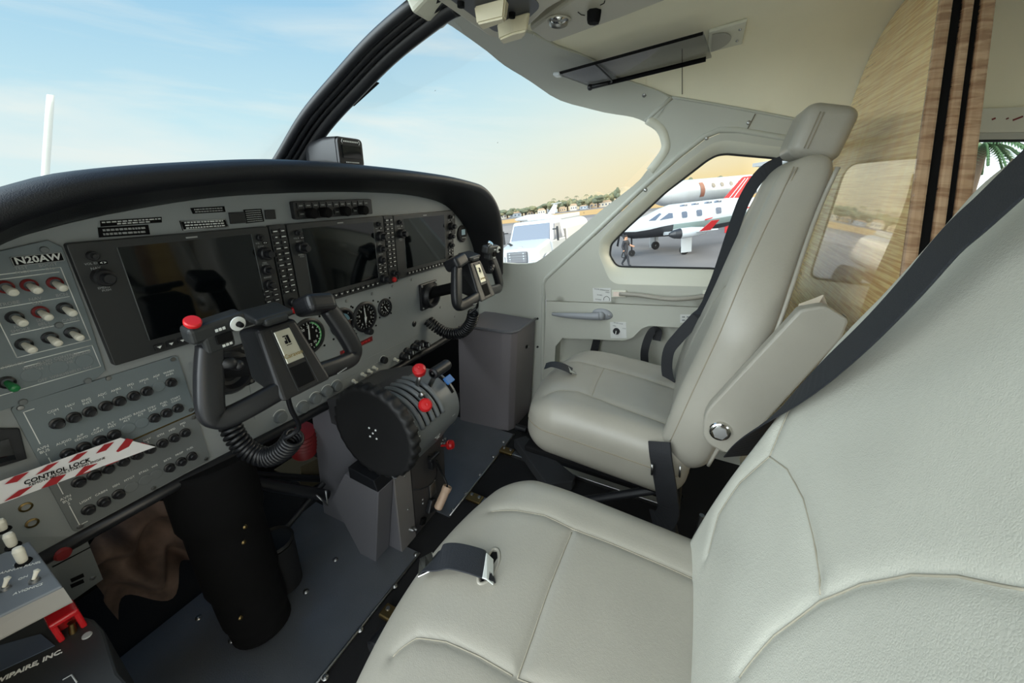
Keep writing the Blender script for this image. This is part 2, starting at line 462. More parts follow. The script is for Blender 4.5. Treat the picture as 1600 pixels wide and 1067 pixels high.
struct(shell_patch('door_2',M_door,door_lo,[pk],step=.03,off=.009,thick=.02))
def ring(name,m,L1,o1,L2,o2,n=220):
    def resamp(L):
        L=[V(p) for p in L]; seg=[(L[(i+1)%len(L)]-L[i]).length for i in range(len(L))]; T=sum(seg); out=[]
        i=0;acc=0
        for k in range(n):
            t=T*k/n
            while acc+seg[i]<t: acc+=seg[i]; i+=1
            out.append(L[i]+(L[(i+1)%len(L)]-L[i])*((t-acc)/seg[i]))
        return out
    A=resamp(L1);B=resamp(L2); bm=MB()
    rows=[[bm.bm.verts.new(shell_pt(*(A[k]+(B[k]-A[k])*f),o1+(o2-o1)*g)) for k in range(n)] for f,g in ((0,0),(.15,.04),(.5,.3),(.85,.75),(1,1))]
    for r0,r1 in zip(rows,rows[1:]):
        for k in range(n):
            q=bm.bm.faces.new([r0[k],r0[(k+1)%n],r1[(k+1)%n],r1[k]]); q.smooth=True
    return bm.build(name,m)
struct(ring('trim_5',M_trimw,wout,.009,win,-.028))
b=MB(); b.tube([shell_pt(y,s,-.024) for y,s in dens(win,.02)],.0035,6,closed=True); struct(b.build('trim_6',M_rubber))
struct(shell_patch('door_3',M_door,pk,step=.04,off=-.06,thick=0))
b=MB()
pkd=dens(pk,.02)
A_=[b.bm.verts.new(shell_pt(*q,.009)) for q in pkd];B_=[b.bm.verts.new(shell_pt(*q,-.06)) for q in pkd]
for i in range(len(pkd)): b.bm.faces.new([A_[i],A_[(i+1)%len(pkd)],B_[(i+1)%len(pkd)],B_[i]])
struct(b.build('trim_7',M_door))
# glass
G_ws=glass('windshield_glass',(.97,.985,.985),.015,dirt=True)
G_win=glass('door_window_glass',(.95,.97,.96),.02)
struct(shell_patch('window_2',G_win,win,step=.06,off=-.027,thick=0))
ctr=[(.40,.86),(.27,.94),(.14,1.035),(.03,1.12),(-.09,1.19),(-.19,1.243),(-.30,1.288),(-.34,1.30)]
def ws_top(): return [V((0,-.30,1.295))]+[shell_pt(*q) for q in SH((760,75),(860,148),(990,183),(1036,215))]
T_=ws_top(); B_=[V((0,.40,.86)),V((.35,.29,.85)),V((.60,.09,.76)),shell_pt(*SH((850,402))[0]),T_[-1]+V((0,.0,-.03))]
T_=catmull(T_,8);B_=catmull(B_,8)
for sx,nm in ((1,'window_1'),(-1,'window_3')):
    b=MB(); n=len(T_)
    def gf(u,v):
        i=round(u*(n-1)); a,c=T_[i],B_[i]; p=a.lerp(c,v)
        k=4*v*(1-v)*.045*(1-u); 
        return V((sx*(p.x+k*.3*u),p.y+k*.7,p.z+k))
    b.grid(gf,n,9); struct(b.build(nm,G_ws))
# ---- black centre post of the windshield
pth=catmull([V((0,y,z)) for y,z in ctr],6)
post=MB()
for dx,dn,r in ((-.032,0,.010),(-.018,-.006,.007),(-.004,-.010,.006),(.016,-.012,.016),(.034,0,.010)):
    pts=[]
    for i,p in enumerate(pth):
        t=(pth[min(i+1,len(pth)-1)]-pth[max(i-1,0)]).normalized(); nn=V((0,-t.z,t.y))
        if nn.y>0: nn=-nn
        nn=V((0,t.z,-t.y)) if V((0,t.z,-t.y)).dot(V((0,-1,-.6)))>0 else V((0,-t.z,t.y))
        pts.append(p+V((dx,0,0))-nn*dn)
    post.tube(pts,r,10)
post.tube(pth,.0,flat=(.07,.012),up=(0,1,1))
struct(post.build('trim_8',M_blk))
# ---- aft cabin: side wall, valance and window beyond the wooden divider
aw=[(-1.13,-.03),(-1.13,tl[0][1]-.012),(-3.0,tl[0][1]-.03),(-3.0,-.03)]
awin=[tuple(q) for q in rounded_poly([(-1.27,.72),(-1.27,1.060),(-1.80,1.060),(-1.80,.72)],.05,5)]
lw2=[[tuple(q) for q in rounded_poly([(y0w,.72),(y0w,1.060),(y0w-.50,1.060),(y0w-.50,.72)],.05,5)] for y0w in (-1.90,-2.45)]
struct(shell_patch('wall_back',M_wall,aw,[awin]+lw2,step=.06,off=.004,thick=.03))
struct(shell_patch('window_4',G_win,awin,step=.08,off=-.02,thick=0))
b=MB(); b.tube([shell_pt(y,s_,-.004) for y,s_ in dens(awin,.03)],.006,6,closed=True); struct(b.build('trim_9',M_rubber))
val=[(-1.18,1.070),(-1.18,1.106),(-2.9,1.106),(-2.9,1.070)]
struct(shell_patch('trim_10',M_trimw,val,step=.04,off=.022,thick=.02))
b=MB()
for y,w_,h_ in ((-1.41,.006,.004),(-1.434,.004,.003),(-1.452,.016,.004),(-1.50,.006,.004),(-1.53,.012,.004)):
    b.box(shell_pt(y,1.090,.023),(.002,w_,h_),Matrix.Rotation(-.5,3,'X'))
struct(b.build('trim_11',M_dred))
# floor behind and rear closure of the cabin (unlit)
rb_=MB(); rb_.box((0,-3.02,.70),(1.6,.02,1.5)); struct(rb_.build('wall_rear',M_wall))
lw=[[tuple(q) for q in rounded_poly([(y0w,.66),(y0w,1.060),(y0w-.52,1.060),(y0w-.52,.66)],.06,4)] for y0w in (-1.22,-1.82,-2.42)]
al=struct(shell_patch('wall_aft_left',M_wall,aw,lw,step=.08,off=.004,thick=0)); al.data.transform(Matrix.Diagonal((-1,1,1,1)))
# ================================================================== instrument panel
def pp(x,z,d=0.0): return V((x,-d,z))
def pxz(px,py): p=pan(px,py); return p.x,p.z
def quad(mb,c4,d0,d1,bev=.0):
    """block on the panel from 4 photo corners"""
    mb.prism([pp(*pxz(*c),d0) for c in c4],(0,-(d1-d0),0),bev)
def rectb(mb,x0,x1,z0,z1,d0,d1,r=0,bev=0):
    if r: mb.prism([pp(x,z,d0) for x,z in rrect((x0+x1)/2,(z0+z1)/2,x1-x0,z1-z0,r,4)],(0,-(d1-d0),0),bev)
    else: mb.box(((x0+x1)/2,-(d0+d1)/2,(z0+z1)/2),(x1-x0,d1-d0,z1-z0),bev=bev)
def knob(mb,x,z,d,r,h,seg=18,skirt=0):
    if skirt: mb.lathe([(0,0),(r*skirt,0),(r*skirt,h*.25),(r,h*.35)],pp(x,z,d),(0,-1,0),seg)
    mb.lathe([(r,0),(r,h*.85),(r*.85,h),(0,h)],pp(x,z,d),(0,-1,0),seg)
def screw(mb,x,z,d,r=.0035):
    mb.lathe([(r,0),(r*.8,r*.5),(0,r*.6)],pp(x,z,d),(0,-1,0),10)
INNER=[(-.66,.80),(-.612,.862),(-.547,.903),(-.498,.920),(-.414,.938),(-.28,.956),(-.11,.963),(.072,.963),(.274,.953),(.438,.925),(.536,.874),(.600,.815),(.645,.75),(.665,.69)]
ic=[tuple(p)[:2] for p in catmull([V((a,b,0)) for a,b in INNER],5)]
PT=thing('instrument_panel','grey instrument panel under the black glareshield carrying screens and gauges','instrument panel',(0,0,.7))
poly=[(-.72,.455),(-.70,.72)]+ic+[(.69,.60),(.69,.448),(.30,.437),(-.05,.437),(-.40,.452)]
b=MB(); b.prism([pp(x,z,0) for x,z in poly],(0,.012,0)); b.build('face_plate',M_panel,PT)
# rolled black edge along the bottom
b=MB(); b.tube([pp(x,z,.004) for x,z in [(-.72,.447),(-.45,.446),(-.2,.436),(.1,.427),(.35,.427),(.55,.430),(.69,.435)]],.011,10); b.build('lower_edge_roll',M_blk,PT)
# left switch sub panel
sl=[pxz(*q) for q in [(78,374),(128,480),(158,578)]]
b=MB(); b.prism([pp(x,z,.0005) for x,z in [(-.665,.69),(-.665,.835),(-.61,.87),(-.56,.895),(-.503,.906),(-.492,.895),(-.494,.80),(-.499,.703),(-.515,.693)]],(0,-.0035,0),.001)
swp=b.build('switch_panel',M_cbp,PT)
for q in [(34,627),(67,390),(135,594),(90,507)]:
    b=MB(); screw(b,*pxz(*q),.004,.005); b.build('screw',M_panel2,swp)
# circuit breaker panels: two plates
b=MB(); rectb(b,-.603,-.404,.572,.692,.0005,.004,.006); cb1=b.build('breaker_plate',M_cbp,PT)
b=MB(); rectb(b,-.606,-.405,.460,.570,.0005,.004,.006); cb2=b.build('breaker_plate',M_panel2,PT)
b=MB(); rectb(b,-.60,-.404,.5695,.5722,.001,.0045); b.build('trim_strip',M_brass,PT)
def breaker(x,z,par):
    b=MB(); b.mi=0; b.lathe([(.0085,0),(.0085,.002),(.0062,.003),(.0062,.010),(.0050,.0115),(.0042,.0112),(0,.0108)],pp(x,z,.004),(0,-1,0),16)
    return b.build('circuit_breaker',M_blk,par)
def blank(x,z,par):
    b=MB(); b.lathe([(.0095,0),(.0095,.001),(.0085,.0014),(0,.0014)],pp(x,z,.004),(0,-1,0),20); b.build('hole_plug',M_cbp if par is cb1 else M_panel2,par)
def tx(items,name,m,par,d=.0045):
    return text_obj(name,[(t,s,panel_M(x,z,-d),dict(kw)) for t,s,x,z,kw in items],m,par)
R1=[-.571,-.553,-.535,-.516,-.499,-.480,-.462,-.444,-.426]; L1=['COM\n1','NAV\n1','ENG\nINST','ADC\n1','AHRS\n1','PFD\n1','XPDR\n1','ADF\n1','WARN\nANN']
R2=[-.575,-.557,-.538,-.520,-.501,-.482,-.465,-.447,-.429]; L2=['AUDIO\n1','A/P\nSERVO','A/P\nCONT','FLT\nINST','RADIO\nALT','RADAR\nR/T','STBY\nFLAP','FUEL\nSEL','START\nCONT']
R3=[-.578,-.560,-.543,-.523,-.504,-.486,-.467,-.449,-.431]; R4=[-.582,-.563,-.544,-.526,-.506,-.490,-.470,-.451,-.433]
L3=['ADF','DME','STBY','GPS','COM\n2','NAV\n2','GTN','MFD','PFD\n2']; L4=['LIGHT','CABIN','IGN','PITOT','STALL','W/S','BETA','PROP','FUEL']
it1=[];it2=[]
for k in range(9):
    (blank if k==7 else breaker)(R1[k],.647,cb1); it1.append((L1[k],.0052,R1[k]+.002,.6645,{}))
    (blank if k in(4,5) else breaker)(R2[k],.5945,cb1); it1.append((L2[k],.0052,R2[k]+.002,.612,{}))
    breaker(R3[k],.5415,cb2); it2.append((L3[k],.0052,R3[k]+.002,.558,{}))
    (blank if k in(3,4,5) else breaker)(R4[k],.488,cb2); it2.append((L4[k],.0052,R4[k]+.002,.505,{}))
it1.append(('AVN\nBUS\n1',.006,-.594,.612,{})); it2.append(('AVN\nBUS\n2',.006,-.597,.52,{}))
tx(it1,'lettering',M_white,cb1); tx(it2,'lettering',M_white,cb2)
b=MB()
for x0,x1,z0,z1 in ((-.595,-.594,.625,.68),(-.595,-.584,.679,.680),(-.594,-.593,.577,.60)): rectb(b,x0,x1,z0,z1,.004,.0043)
b.build('marking_line',M_white,cb1)
b=MB()
for x0,x1,z0,z1 in ((-.598,-.597,.533,.565),(-.598,-.597,.468,.51),(-.598,-.588,.468,.469)): rectb(b,x0,x1,z0,z1,.004,.0043)
b.build('marking_line',M_white,cb2)
for x,z in [(-.595,.687),(-.412,.687),(-.41,.58),(-.50,.6895)]:
    b=MB(); screw(b,x,z,.004,.004); b.build('screw',M_steel,cb1)
for x,z in [(-.598,.466),(-.412,.466),(-.41,.563),(-.50,.464)]:
    b=MB(); screw(b,x,z,.004,.004); b.build('screw',M_steel,cb2)
# toggles
def toggle(x,z,par,red=False,green=False,lean=-.30):
    b=MB(); b.lathe([(.0085,0),(.0085,.003),(.006,.005),(.006,.002)],pp(x,z,.004),(0,-1,0),16)
    t=b.build('toggle_switch',M_dred if red else M_blk,par)
    b=MB(); dr_=V((.06,-1,lean)).normalized(); p=pp(x,z,.006)
    b.lathe([(.0032,0),(.0046,.009),(.0054,.016),(.0048,.0195),(.0026,.021),(0,.0213)],p,dr_,14)
    b.build('lever',M_green if green else M_knobw,t)
TG=[[(-.559,.852,1),(-.538,.850,1),(-.514,.848,1)],[(-.563,.811,0),(-.539,.812,1),(-.515,.811,0)],[(-.566,.773,0),(-.541,.774,0),(-.518,.774,0)]]
for row in TG:
    for x,z,r in row: toggle(x,z,swp,red=bool(r))
for x,z in ((-.588,.853),(-.590,.812)): toggle(x,z,swp)
toggle(*pxz(8,596),swp,green=True)
for q in [(47,585),(90,573),(130,563)]:
    b=MB(); b.lathe([(.010,0),(.010,.0008),(.0092,.001),(0,.001)],pp(*pxz(*q),.004),(0,-1,0),20); b.build('hole_plug',M_cbp,swp)
b=MB()
def ln(x0,z0,x1,z1,w=.0011,d=.004):
    a=pp(x0,z0,d+.0001);c=pp(x1,z1,d+.0001); b.tube([a,c],.0,flat=(w,.0004),up=(0,-1,0))
ln(-.60,.868,-.502,.868);ln(-.502,.868,-.502,.757);ln(-.60,.862,-.505,.862);ln(-.577,.826,-.505,.826);ln(-.577,.83,-.577,.757);ln(-.573,.789,-.505,.789);ln(-.577,.757,-.502,.757)
ln(-.62,.748,-.503,.748);ln(-.503,.748,-.503,.712);ln(-.503,.712,-.62,.712);ln(-.575,.742,-.56,.742);ln(-.525,.742,-.507,.742)
b.build('marking_line',M_white,swp)
tx([('TEST\nPROP',.0055,-.538,.8705,{}),('BOOST\nON',.0055,-.513,.8705,{}),('STROBE',.006,-.563,.830,{}),('NAV\nON',.006,-.538,.8275,{}),('BCN',.006,-.512,.830,{}),
    ('NO\nSMOKE',.0055,-.563,.7955,{}),('SEAT\nBELT\nON',.0055,-.54,.795,{}),('CABIN',.006,-.514,.793,{}),('ANTI-ICE',.006,-.585,.748,{}),('FLUID CONTROL',.0055,-.541,.742,{}),('MAX FLOW\nAIRFRAME',.0055,-.541,.7345,{}),('PRIMARY\nHIGH',.0055,-.566,.7365,{}),('WINDSHIELD',.0055,-.541,.7165,{}),('OFF',.0055,-.565,.7165,{}),('BACKUP\nON',.0055,-.517,.7365,{}),('OFF',.0055,-.517,.7165,{})],'lettering',M_grey,swp)
# registration plate
b=MB(); rectb(b,-.5435,-.4955,.8765,.8885,.004,.0052); rp=b.build('registration_plate',M_matte,PT)
tx([('N20AW',.0122,-.5195,.8825,dict(xs=1.02,bold=.0003))],'lettering',M_white,rp,.0055)
b=MB()
for x0,x1,z0,z1 in ((-.5435,-.4955,.8765,.8772),(-.5435,-.4955,.8878,.8885),(-.5435,-.5428,.8765,.8885),(-.4962,-.4955,.8765,.8885)): rectb(b,x0,x1,z0,z1,.005,.0054)
b.build('plate_border',M_grey,rp)
# left column: framed socket, jacks, red knob, usb
b=MB(); quad(b,[(-20,668),(28,668),(40,715),(-10,730)],0,.006,.001); sk=b.build('socket_frame',M_blk,PT)
b=MB(); quad(b,[(-14,690),(10,683),(22,715),(-6,722)],.006,.0075); b.build('window',M_screen,sk)
for q in ((40,792),(50,817)):
    b=MB(); b.lathe([(.0072,0),(.0072,.0015),(.0048,.0022),(.0048,.0004)],pp(*pxz(*q),0),(0,-1,0),18); b.build('headset_jack',M_brass,PT)
b=MB(); b.lathe([(.005,0),(.005,.008),(.010,.009),(.0105,.014),(.008,.018),(0,.0185)],pp(*pxz(92,860),0),(0,-1,0),20); b.build('pull_knob',M_dred,PT)
# fasteners along the panel
for x,z in [pxz(*q) for q in [(541,470),(581,459),(613,447),(643,437),(505,480),(688,480),(379,521)]]+[(.5,.5)]:
    b=MB(); screw(b,x,z,.0,.0045); b.build('panel_screw',M_steel,PT)
# access cover lines (thin plates)
b=MB(); quad(b,[(378,528),(403,521),(425,640),(398,655)],0,.0012); b.build('cover_plate',M_panel,PT)
# seams across the lower panel
b=MB()
for q0,q1,w in (((520,585),(655,522),.0012),((540,592),(658,530),.0012)): 
    a=pp(*pxz(*q0),.0004);c=pp(*pxz(*q1),.0004); b.tube([a,c],.0,flat=(w,.0006),up=(0,-1,0))
b.build('marking_line',M_grey,PT)
# lower knobs and switches
def cap(px,py,r,m,name,h=.012,lab=None):
    b=MB(); knob(b,*pxz(px,py),0,r,h,20); return b.build(name,m,PT)
for q in [(437,651),(472,636),(492,622),(510,611),(525,603)]:
    x,z=pxz(*q); b=MB(); b.lathe([(.016,0),(.016,.001),(.0145,.002),(.0135,.010),(.012,.012),(0,.0125)],pp(x,z,0),(0,-1,0),24); k=b.build('air_knob',M_panel2,PT)
    b=MB(); b.tube([pp(x+.0175*math.cos(a),z+.0175*math.sin(a),.0008) for a in [math.radians(30+i*15) for i in range(9)]],.0008,5); b.build('marking_arc',M_white,k)
for q in [(565,584),(575,579),(583,574),(551,595),(616,561)]:
    b=MB(); x,z=pxz(*q); b.lathe([(.006,0),(.006,.004),(.004,.006),(.0045,.016),(0,.018)],pp(x,z,0),(0,-1,-.15),14); b.build('push_button',M_knobw,PT)
x,z=pxz(598,562); b=MB(); knob(b,x,z,0,.011,.014); k=b.build('dimmer_knob',M_blk,PT)
b=MB(); b.tube([pp(x+.0135*math.cos(a),z+.0135*math.sin(a),.0008) for a in [math.radians(40+i*18) for i in range(9)]],.0009,5); b.build('marking_arc',M_white,k)
for i,q in enumerate([(628,556),(634,549),(645,542),(650,537),(659,537)]):
    b=MB(); x,z=pxz(*q); knob(b,x,z,0,.011,.03,18,1.25); k=b.build('selector_knob',M_blk,PT)
    b=MB(); b.box(pp(x,z+.002,.031),(.002,.002,.012)); b.build('pointer_line',M_white,k)
x,z=pxz(647,506); b=MB(); b.lathe([(.010,0),(.010,.002),(.006,.004),(0,.005)],pp(x,z,0),(0,-1,0),16); b.build('sensor_dome',M_blk,PT)
# dark void behind / below the panel
b=MB(); b.box((0,.42,.42),(1.5,.01,.9)); b.build('firewall_blanket',M_matte); tag(bpy.data.objects['firewall_blanket'],kind='structure'); bpy.data.objects['firewall_blanket'].name='wall_front'
# ---- placards on the panel (pseudo text rows)
def placard(name,label,c4,rows,frame=False,fill=M_matte,ink=M_grey,lens=None,d=0.0):
    P=[V(pxz(*c)) for c in c4]     # TL TR BR BL
    ctr_=sum(P,V((0,0)))/4
    o=thing(name,label,'placard',(ctr_.x,-d,ctr_.y))
    b=MB(); b.prism([pp(p.x,p.y,d) for p in P],(0,-.0012,0)); b.build('plate',fill,o)
    def uv(u,v): q=(P[0]*(1-u)+P[1]*u)*(1-v)+(P[3]*(1-u)+P[2]*u)*v; return pp(q.x,q.y,d+.0014)
    b=MB(); rnd=random.Random(len(label))
    h=(P[0]-P[3]).length
    for r in range(rows):
        v=(r+.75)/(rows+.5); u=.08 if not lens else lens[r][0]; e=.92 if not lens else lens[r][1]
        while u<e:
            wd=rnd.uniform(.03,.10); u2=min(e,u+wd)
            b.tube([uv(u,v),uv(u2,v)],0,flat=(h*.42/(rows),.0004),up=(0,-1,0)); u=u2+.018
    if rows: b.build('text_rows',ink,o)
    if frame:
        b=MB(); b.tube([uv(.015,.05),uv(.985,.05),uv(.985,.95),uv(.015,.95)],.0005,4,closed=True); b.build('border',ink,o)
    return o
placard('placard','long black placard highest above the left screen, two lines of small text',[(156,345),(252,339),(252.5,347.5),(157,354)],2,lens=[(.02,.98),(.25,.8)],ink=M_white)
placard('placard','black placard directly on top edge of the left screen, two dim text lines',[(152.5,355.5),(231,351),(234,366),(154.5,371)],2)
placard('placard','white bordered black placard with three text lines left of a black blank square',[(280,345),(352,342),(357,354.5),(285,360)],3,frame=True,ink=M_white)
placard('placard','small dim placard just above the white bordered placard',[(297,325),(350,322),(352,331),(301,334)],2)
placard('placard','small dark placard crowded with fine text lines between two black squares',[(380,327.5),(408,326),(412.5,346),(384,349)],6,ink=M_grey)
for lab,c in (('black blank square left of the densely printed placard',[(356,332),(380,331),(384,348),(359,350)]),('black blank square right of the densely printed placard',[(412,328),(428,327.5),(430,342),(414,342.5)])):
    o=thing('cover_plug',lab,'cover plate',(pxz(*c[0])[0],0,pxz(*c[0])[1])); b=MB(); quad(b,c,0,.004,.001); b.build('cap',M_blk,o)
placard('placard','narrow red warning placard below the round dials',[(531,549),(581,525),(582,532),(532,556)],1,fill=M_dred,ink=M_red)
# ---- flight displays
def display(x0,x1,z0,z1,label,sc_w=(.045,.046),first=False):
    o=thing('flight_display',label,'screen',((x0+x1)/2,0,z0),'three flight displays in the panel')
    b=MB(); rectb(b,x0,x1,z0,z1,0,.011,.004,.0015); bz=b.build('bezel',M_bezel,o)
    sx0,sx1,sz0,sz1=x0+sc_w[0],x1-sc_w[1],z0+.026,z1-.012
    b=MB(); rectb(b,sx0,sx1,sz0,sz1,.010,.0115); b.build('screen',M_screen,o)
    for sx in (sx0,sx1):
        b=MB(); b.tube([pp(sx,sz0,.0115),pp(sx,sz1,.0115)],.0007,6); b.build('screen_edge',M_panel2,o)
    # softkeys
    n=12
    for i in range(n):
        x=sx0+(sx1-sx0)*(i+.5)/n; b=MB(); rectb(b,x-.0065,x+.0065,z0+.006,z0+.016,.011,.0145,.0015); k=b.build('soft_key',M_blk,o)
        b=MB(); b.prism([pp(x-.0035,z0+.0128,.0146),pp(x+.0035,z0+.0128,.0146),pp(x,z0+.0085,.0146)],(0,-.0003,0)); b.build('arrow_mark',M_white,k)
    if sc_w[0]>.04 and x0>-.3:
        b=MB(); rectb(b,sx0,sx1,z0+.0185,z0+.0215,.011,.0125); b.build('key_rail',M_steel,o)
    xl=x0+.022; xr=x1-.022
    def kb(nm,x,z,r,h,m=M_blk):
        b=MB(); knob(b,x,z,.011,r*1.25,h*.55,18); knob(b,x,z,.011,r*.75,h,18); return b.build(nm,m,o)
    for x,nm in ((xl,'NAV'),(xr,'COM')):
        kb('volume_knob',x,z1-.020,.0055,.013); kb('dual_knob',x+.002,z1-.052,.0105,.026)
        b=MB(); rectb(b,x+.004,x+.014,z1-.034,z1-.029,.011,.0125,.001); k=b.build('swap_key',M_matte,o)
        tx([('< >',.005,x+.009,z1-.0315,dict(bold=.0002))],'arrow_mark',M_white,k,.0127)
    kb('heading_knob',xl,z1-.086,.0085,.016) if False else None
    kb('course_knob',xr,z1-.086,.0085,.02); kb('range_knob',xr,z1-.117,.0085,.016)
    for r in range(3):
        for c in (-1,1):
            b=MB(); rectb(b,xr+c*.0095-.0065,xr+c*.0095+.0065,z0+.036+r*.0115,z0+.0435+r*.0115,.011,.0135,.001); k=b.build('key',M_blk,o)
            b=MB(); rectb(b,xr+c*.0095-.0035,xr+c*.0095+.0035,z0+.0390+r*.0115,z0+.0403+r*.0115,.0135,.0138); b.build('key_mark',M_white,k)
    kb('fms_knob',xr,z0+.019,.0105,.024)
    its=[('VOL ID',.0045,xl-.004,z1-.031,{}),('NAV',.0055,xl-.001,z1-.0385,{}),('VOL',.0045,xr-.006,z1-.031,{}),('COM',.0055,xr-.001,z1-.0385,{}),('CRS',.005,xr,z1-.0715,{}),('BARO',.005,xr,z1-.0755,{}),('RANGE',.005,xr,z1-.1015,{}),('PAN',.0045,xr,z1-.133,{}),('FMS',.0055,xr,z0+.0335,{}),('EMERG',.0045,xl,z1-.068,{}),('12345 XL' if False else 'PUSH',.0045,xl+.002,z1-.0725,{})]
    tx(its,'lettering',M_grey,o,.0112)
    b=MB(); rectb(b,(sx0+sx1)/2-.009,(sx0+sx1)/2+.009,z1-.0085,z1-.006,.011,.0114); b.build('maker_mark',M_grey,o)
    return o
display(-.490,-.193,.708,.900,'large dark flight display at left, half hidden by the pilot yoke',(.053,.037))
display(-.151,.141,.710,.901,'dark flight display in the middle of the panel, between two button strips',(.034,.040))
display(.183,.490,.714,.900,'dark flight display at far end of the panel behind the second yoke',(.040,.055))
def audio(x0,x1,z0,z1,label):
    o=thing('audio_panel',label,'button panel',((x0+x1)/2,0,z0),'audio button strips'); xc=(x0+x1)/2
    b=MB(); rectb(b,x0,x1,z0,z1,0,.011,.003,.001); b.build('bezel',M_bezel,o)
    for r in range(12):
        z=z1-.012-r*.0118
        for c in (-1,1):
            b=MB(); rectb(b,xc+c*.0085-.0065,xc+c*.0085+.0065,z-.0042,z+.0042,.011,.0135,.001); k=b.build('key',M_blk,o)
            b=MB(); w_=.0022+.0012*((r*7+c)%3); rectb(b,xc+c*.0085-w_,xc+c*.0085+w_,z-.001,z+.001,.0135,.0138); b.build('key_mark',M_white,k)
    b=MB(); knob(b,xc,z0+.030,.011,.0095,.012); knob(b,xc,z0+.030,.011,.006,.024); b.build('volume_knob',M_blk,o)
    b=MB(); b.lathe([(.0075,0),(.0075,.004),(.006,.006),(0,.0062)],pp(xc,z0+.010,.011),(0,-1,0),18); b.build('backup_button',M_red,o)
audio(-.190,-.154,.704,.901,'narrow audio button strip with red button, nearer the pilot')
audio(.144,.180,.708,.901,'narrow audio button strip with red button, farther across the panel')
# ---- autopilot mode controller
x0,z1=pxz(451,314.5); x1,_=pxz(575,311); _,z0=pxz(455,343)
o=thing('autopilot_controller','long black autopilot controller strip above the middle screen','control panel',((x0+x1)/2,0,z0))
b=MB(); rectb(b,x0,x1,z0,z1,0,.012,.004,.001); b.build('bezel',M_blk,o)
W_=x1-x0;H_=z1-z0
for i in range(11):
    for r in (0,1):
        if (i,r) in ((1,1),(3,1),(6,1),(9,1)): continue
        x=x0+W_*(.07+.083*i); z=z0+H_*(.76 if r==0 else .30)
        b=MB(); rectb(b,x-.008,x+.008,z-.0055,z+.0055,.012,.0145,.001); k=b.build('mode_key',M_bezel,o)
        b=MB(); rectb(b,x-.0045,x+.0045,z-.001,z+.001,.0145,.0148); b.build('key_mark',M_grey,k)
for i in (1,3,6,9):
    b=MB(); knob(b,x0+W_*(.07+.083*i),z0+H_*.33,.012,.0115,.02); b.build('select_knob',M_matte,o)
# ---- round gauges
def gauge(px,py,r,label,style):
    x,z=pxz(px,py); o=thing('round_gauge',label,'gauge',(x,0,z),'round dials under the screens')
    b=MB(); b.lathe([(r*1.13,0),(r*1.13,.003),(r*1.02,.006),(r*.93,.006),(r*.9,.001),(r*.9,-.002)],pp(x,z,0),(0,-1,0),40); b.build('case_ring',M_blk,o)
    b=MB(); b.lathe([(r*.93,0),(0,.0003)],pp(x,z,.0012),(0,-1,0),40); b.build('dial_face',M_matte,o)
    b=MB(); n={'asi':24,'att':8,'alt':20,'vsi':20}[style]
    for k in range(n):
        a=2*math.pi*k/n; q=.72 if k%2==0 else .79
        b.tube([pp(x+r*q*math.sin(a),z+r*q*math.cos(a),.002),pp(x+r*.87*math.sin(a),z+r*.87*math.cos(a),.002)],r*.022,4)
    b.build('tick_marks',M_white,o)
    if style!='att':
        its=[]
        for k in range(10):
            a=2*math.pi*k/10; its.append((str(k if style=='alt' else (k+1)*2),r*.24,x+r*.58*math.sin(a),z+r*.58*math.cos(a),{}))
        tx(its,'numerals',M_white,o,.002)
        b=MB(); a={'asi':.1,'alt':-.05,'vsi':2.6}[style]
        b.tube([pp(x-r*.2*math.sin(a),z-r*.2*math.cos(a),.003),pp(x+r*.72*math.sin(a),z+r*.72*math.cos(a),.003)],[r*.06,r*.02],6)
        if style=='alt': b.tube([pp(x,z,.003),pp(x-r*.05,z-r*.45,.003)],[r*.1,r*.03],6)
        b.build('needle',M_white,o)
    if style=='asi':
        b=MB(); b.tube([pp(x+r*.84*math.sin(a),z+r*.84*math.cos(a),.0018) for a in [math.radians(20+8*i) for i in range(18)]],0,flat=(r*.11,.0006),up=(0,-1,0)); b.build('green_arc',mat('gauge_green',(110,190,120),.5),o)
    if style=='att':
        b=MB(); b.prism([pp(x+r*.7*math.cos(t),z+r*.7*math.sin(t),.0016) for t in [math.pi*i/16+.15 for i in range(17)]],(0,-.0006,0)); b.build('sky_half',mat('gauge_blue',(92,128,142),.5),o)
        b=MB(); b.prism([pp(x+r*.7*math.cos(t),z+r*.7*math.sin(t),.0016) for t in [math.pi+math.pi*i/16+.15 for i in range(17)]],(0,-.0006,0)); b.build('earth_half',mat('gauge_brown',(70,52,48),.5),o)
        b=MB(); b.tube([pp(x-r*.5,z,.0028),pp(x-r*.12,z,.0028),pp(x,z-r*.12,.0028),pp(x+r*.12,z,.0028),pp(x+r*.5,z,.0028)],r*.035,6); b.build('aircraft_bar',mat('gauge_orange',(190,90,60),.5),o)
    if style in('alt','att'):
        b=MB(); knob(b,x-r*.0,z-r*1.08,.0,r*.26,.02); b.build('setting_knob',M_blk,o)
    for sx in (-1,1):
        for sz in (-1,1):
            b=MB(); screw(b,x+sx*r*.98,z+sz*r*.98,0,.003); b.build('screw',M_matte,o)
gauge(482,525,.040,'green ringed dial just under the pilot yoke grip','asi')
gauge(535,504,.036,'blue and brown attitude dial','att')
gauge(570,495,.039,'large black dial with tall white hand and knob below','alt')
gauge(601,480.5,.025,'smallest round dial, nearest the second yoke shaft','vsi')
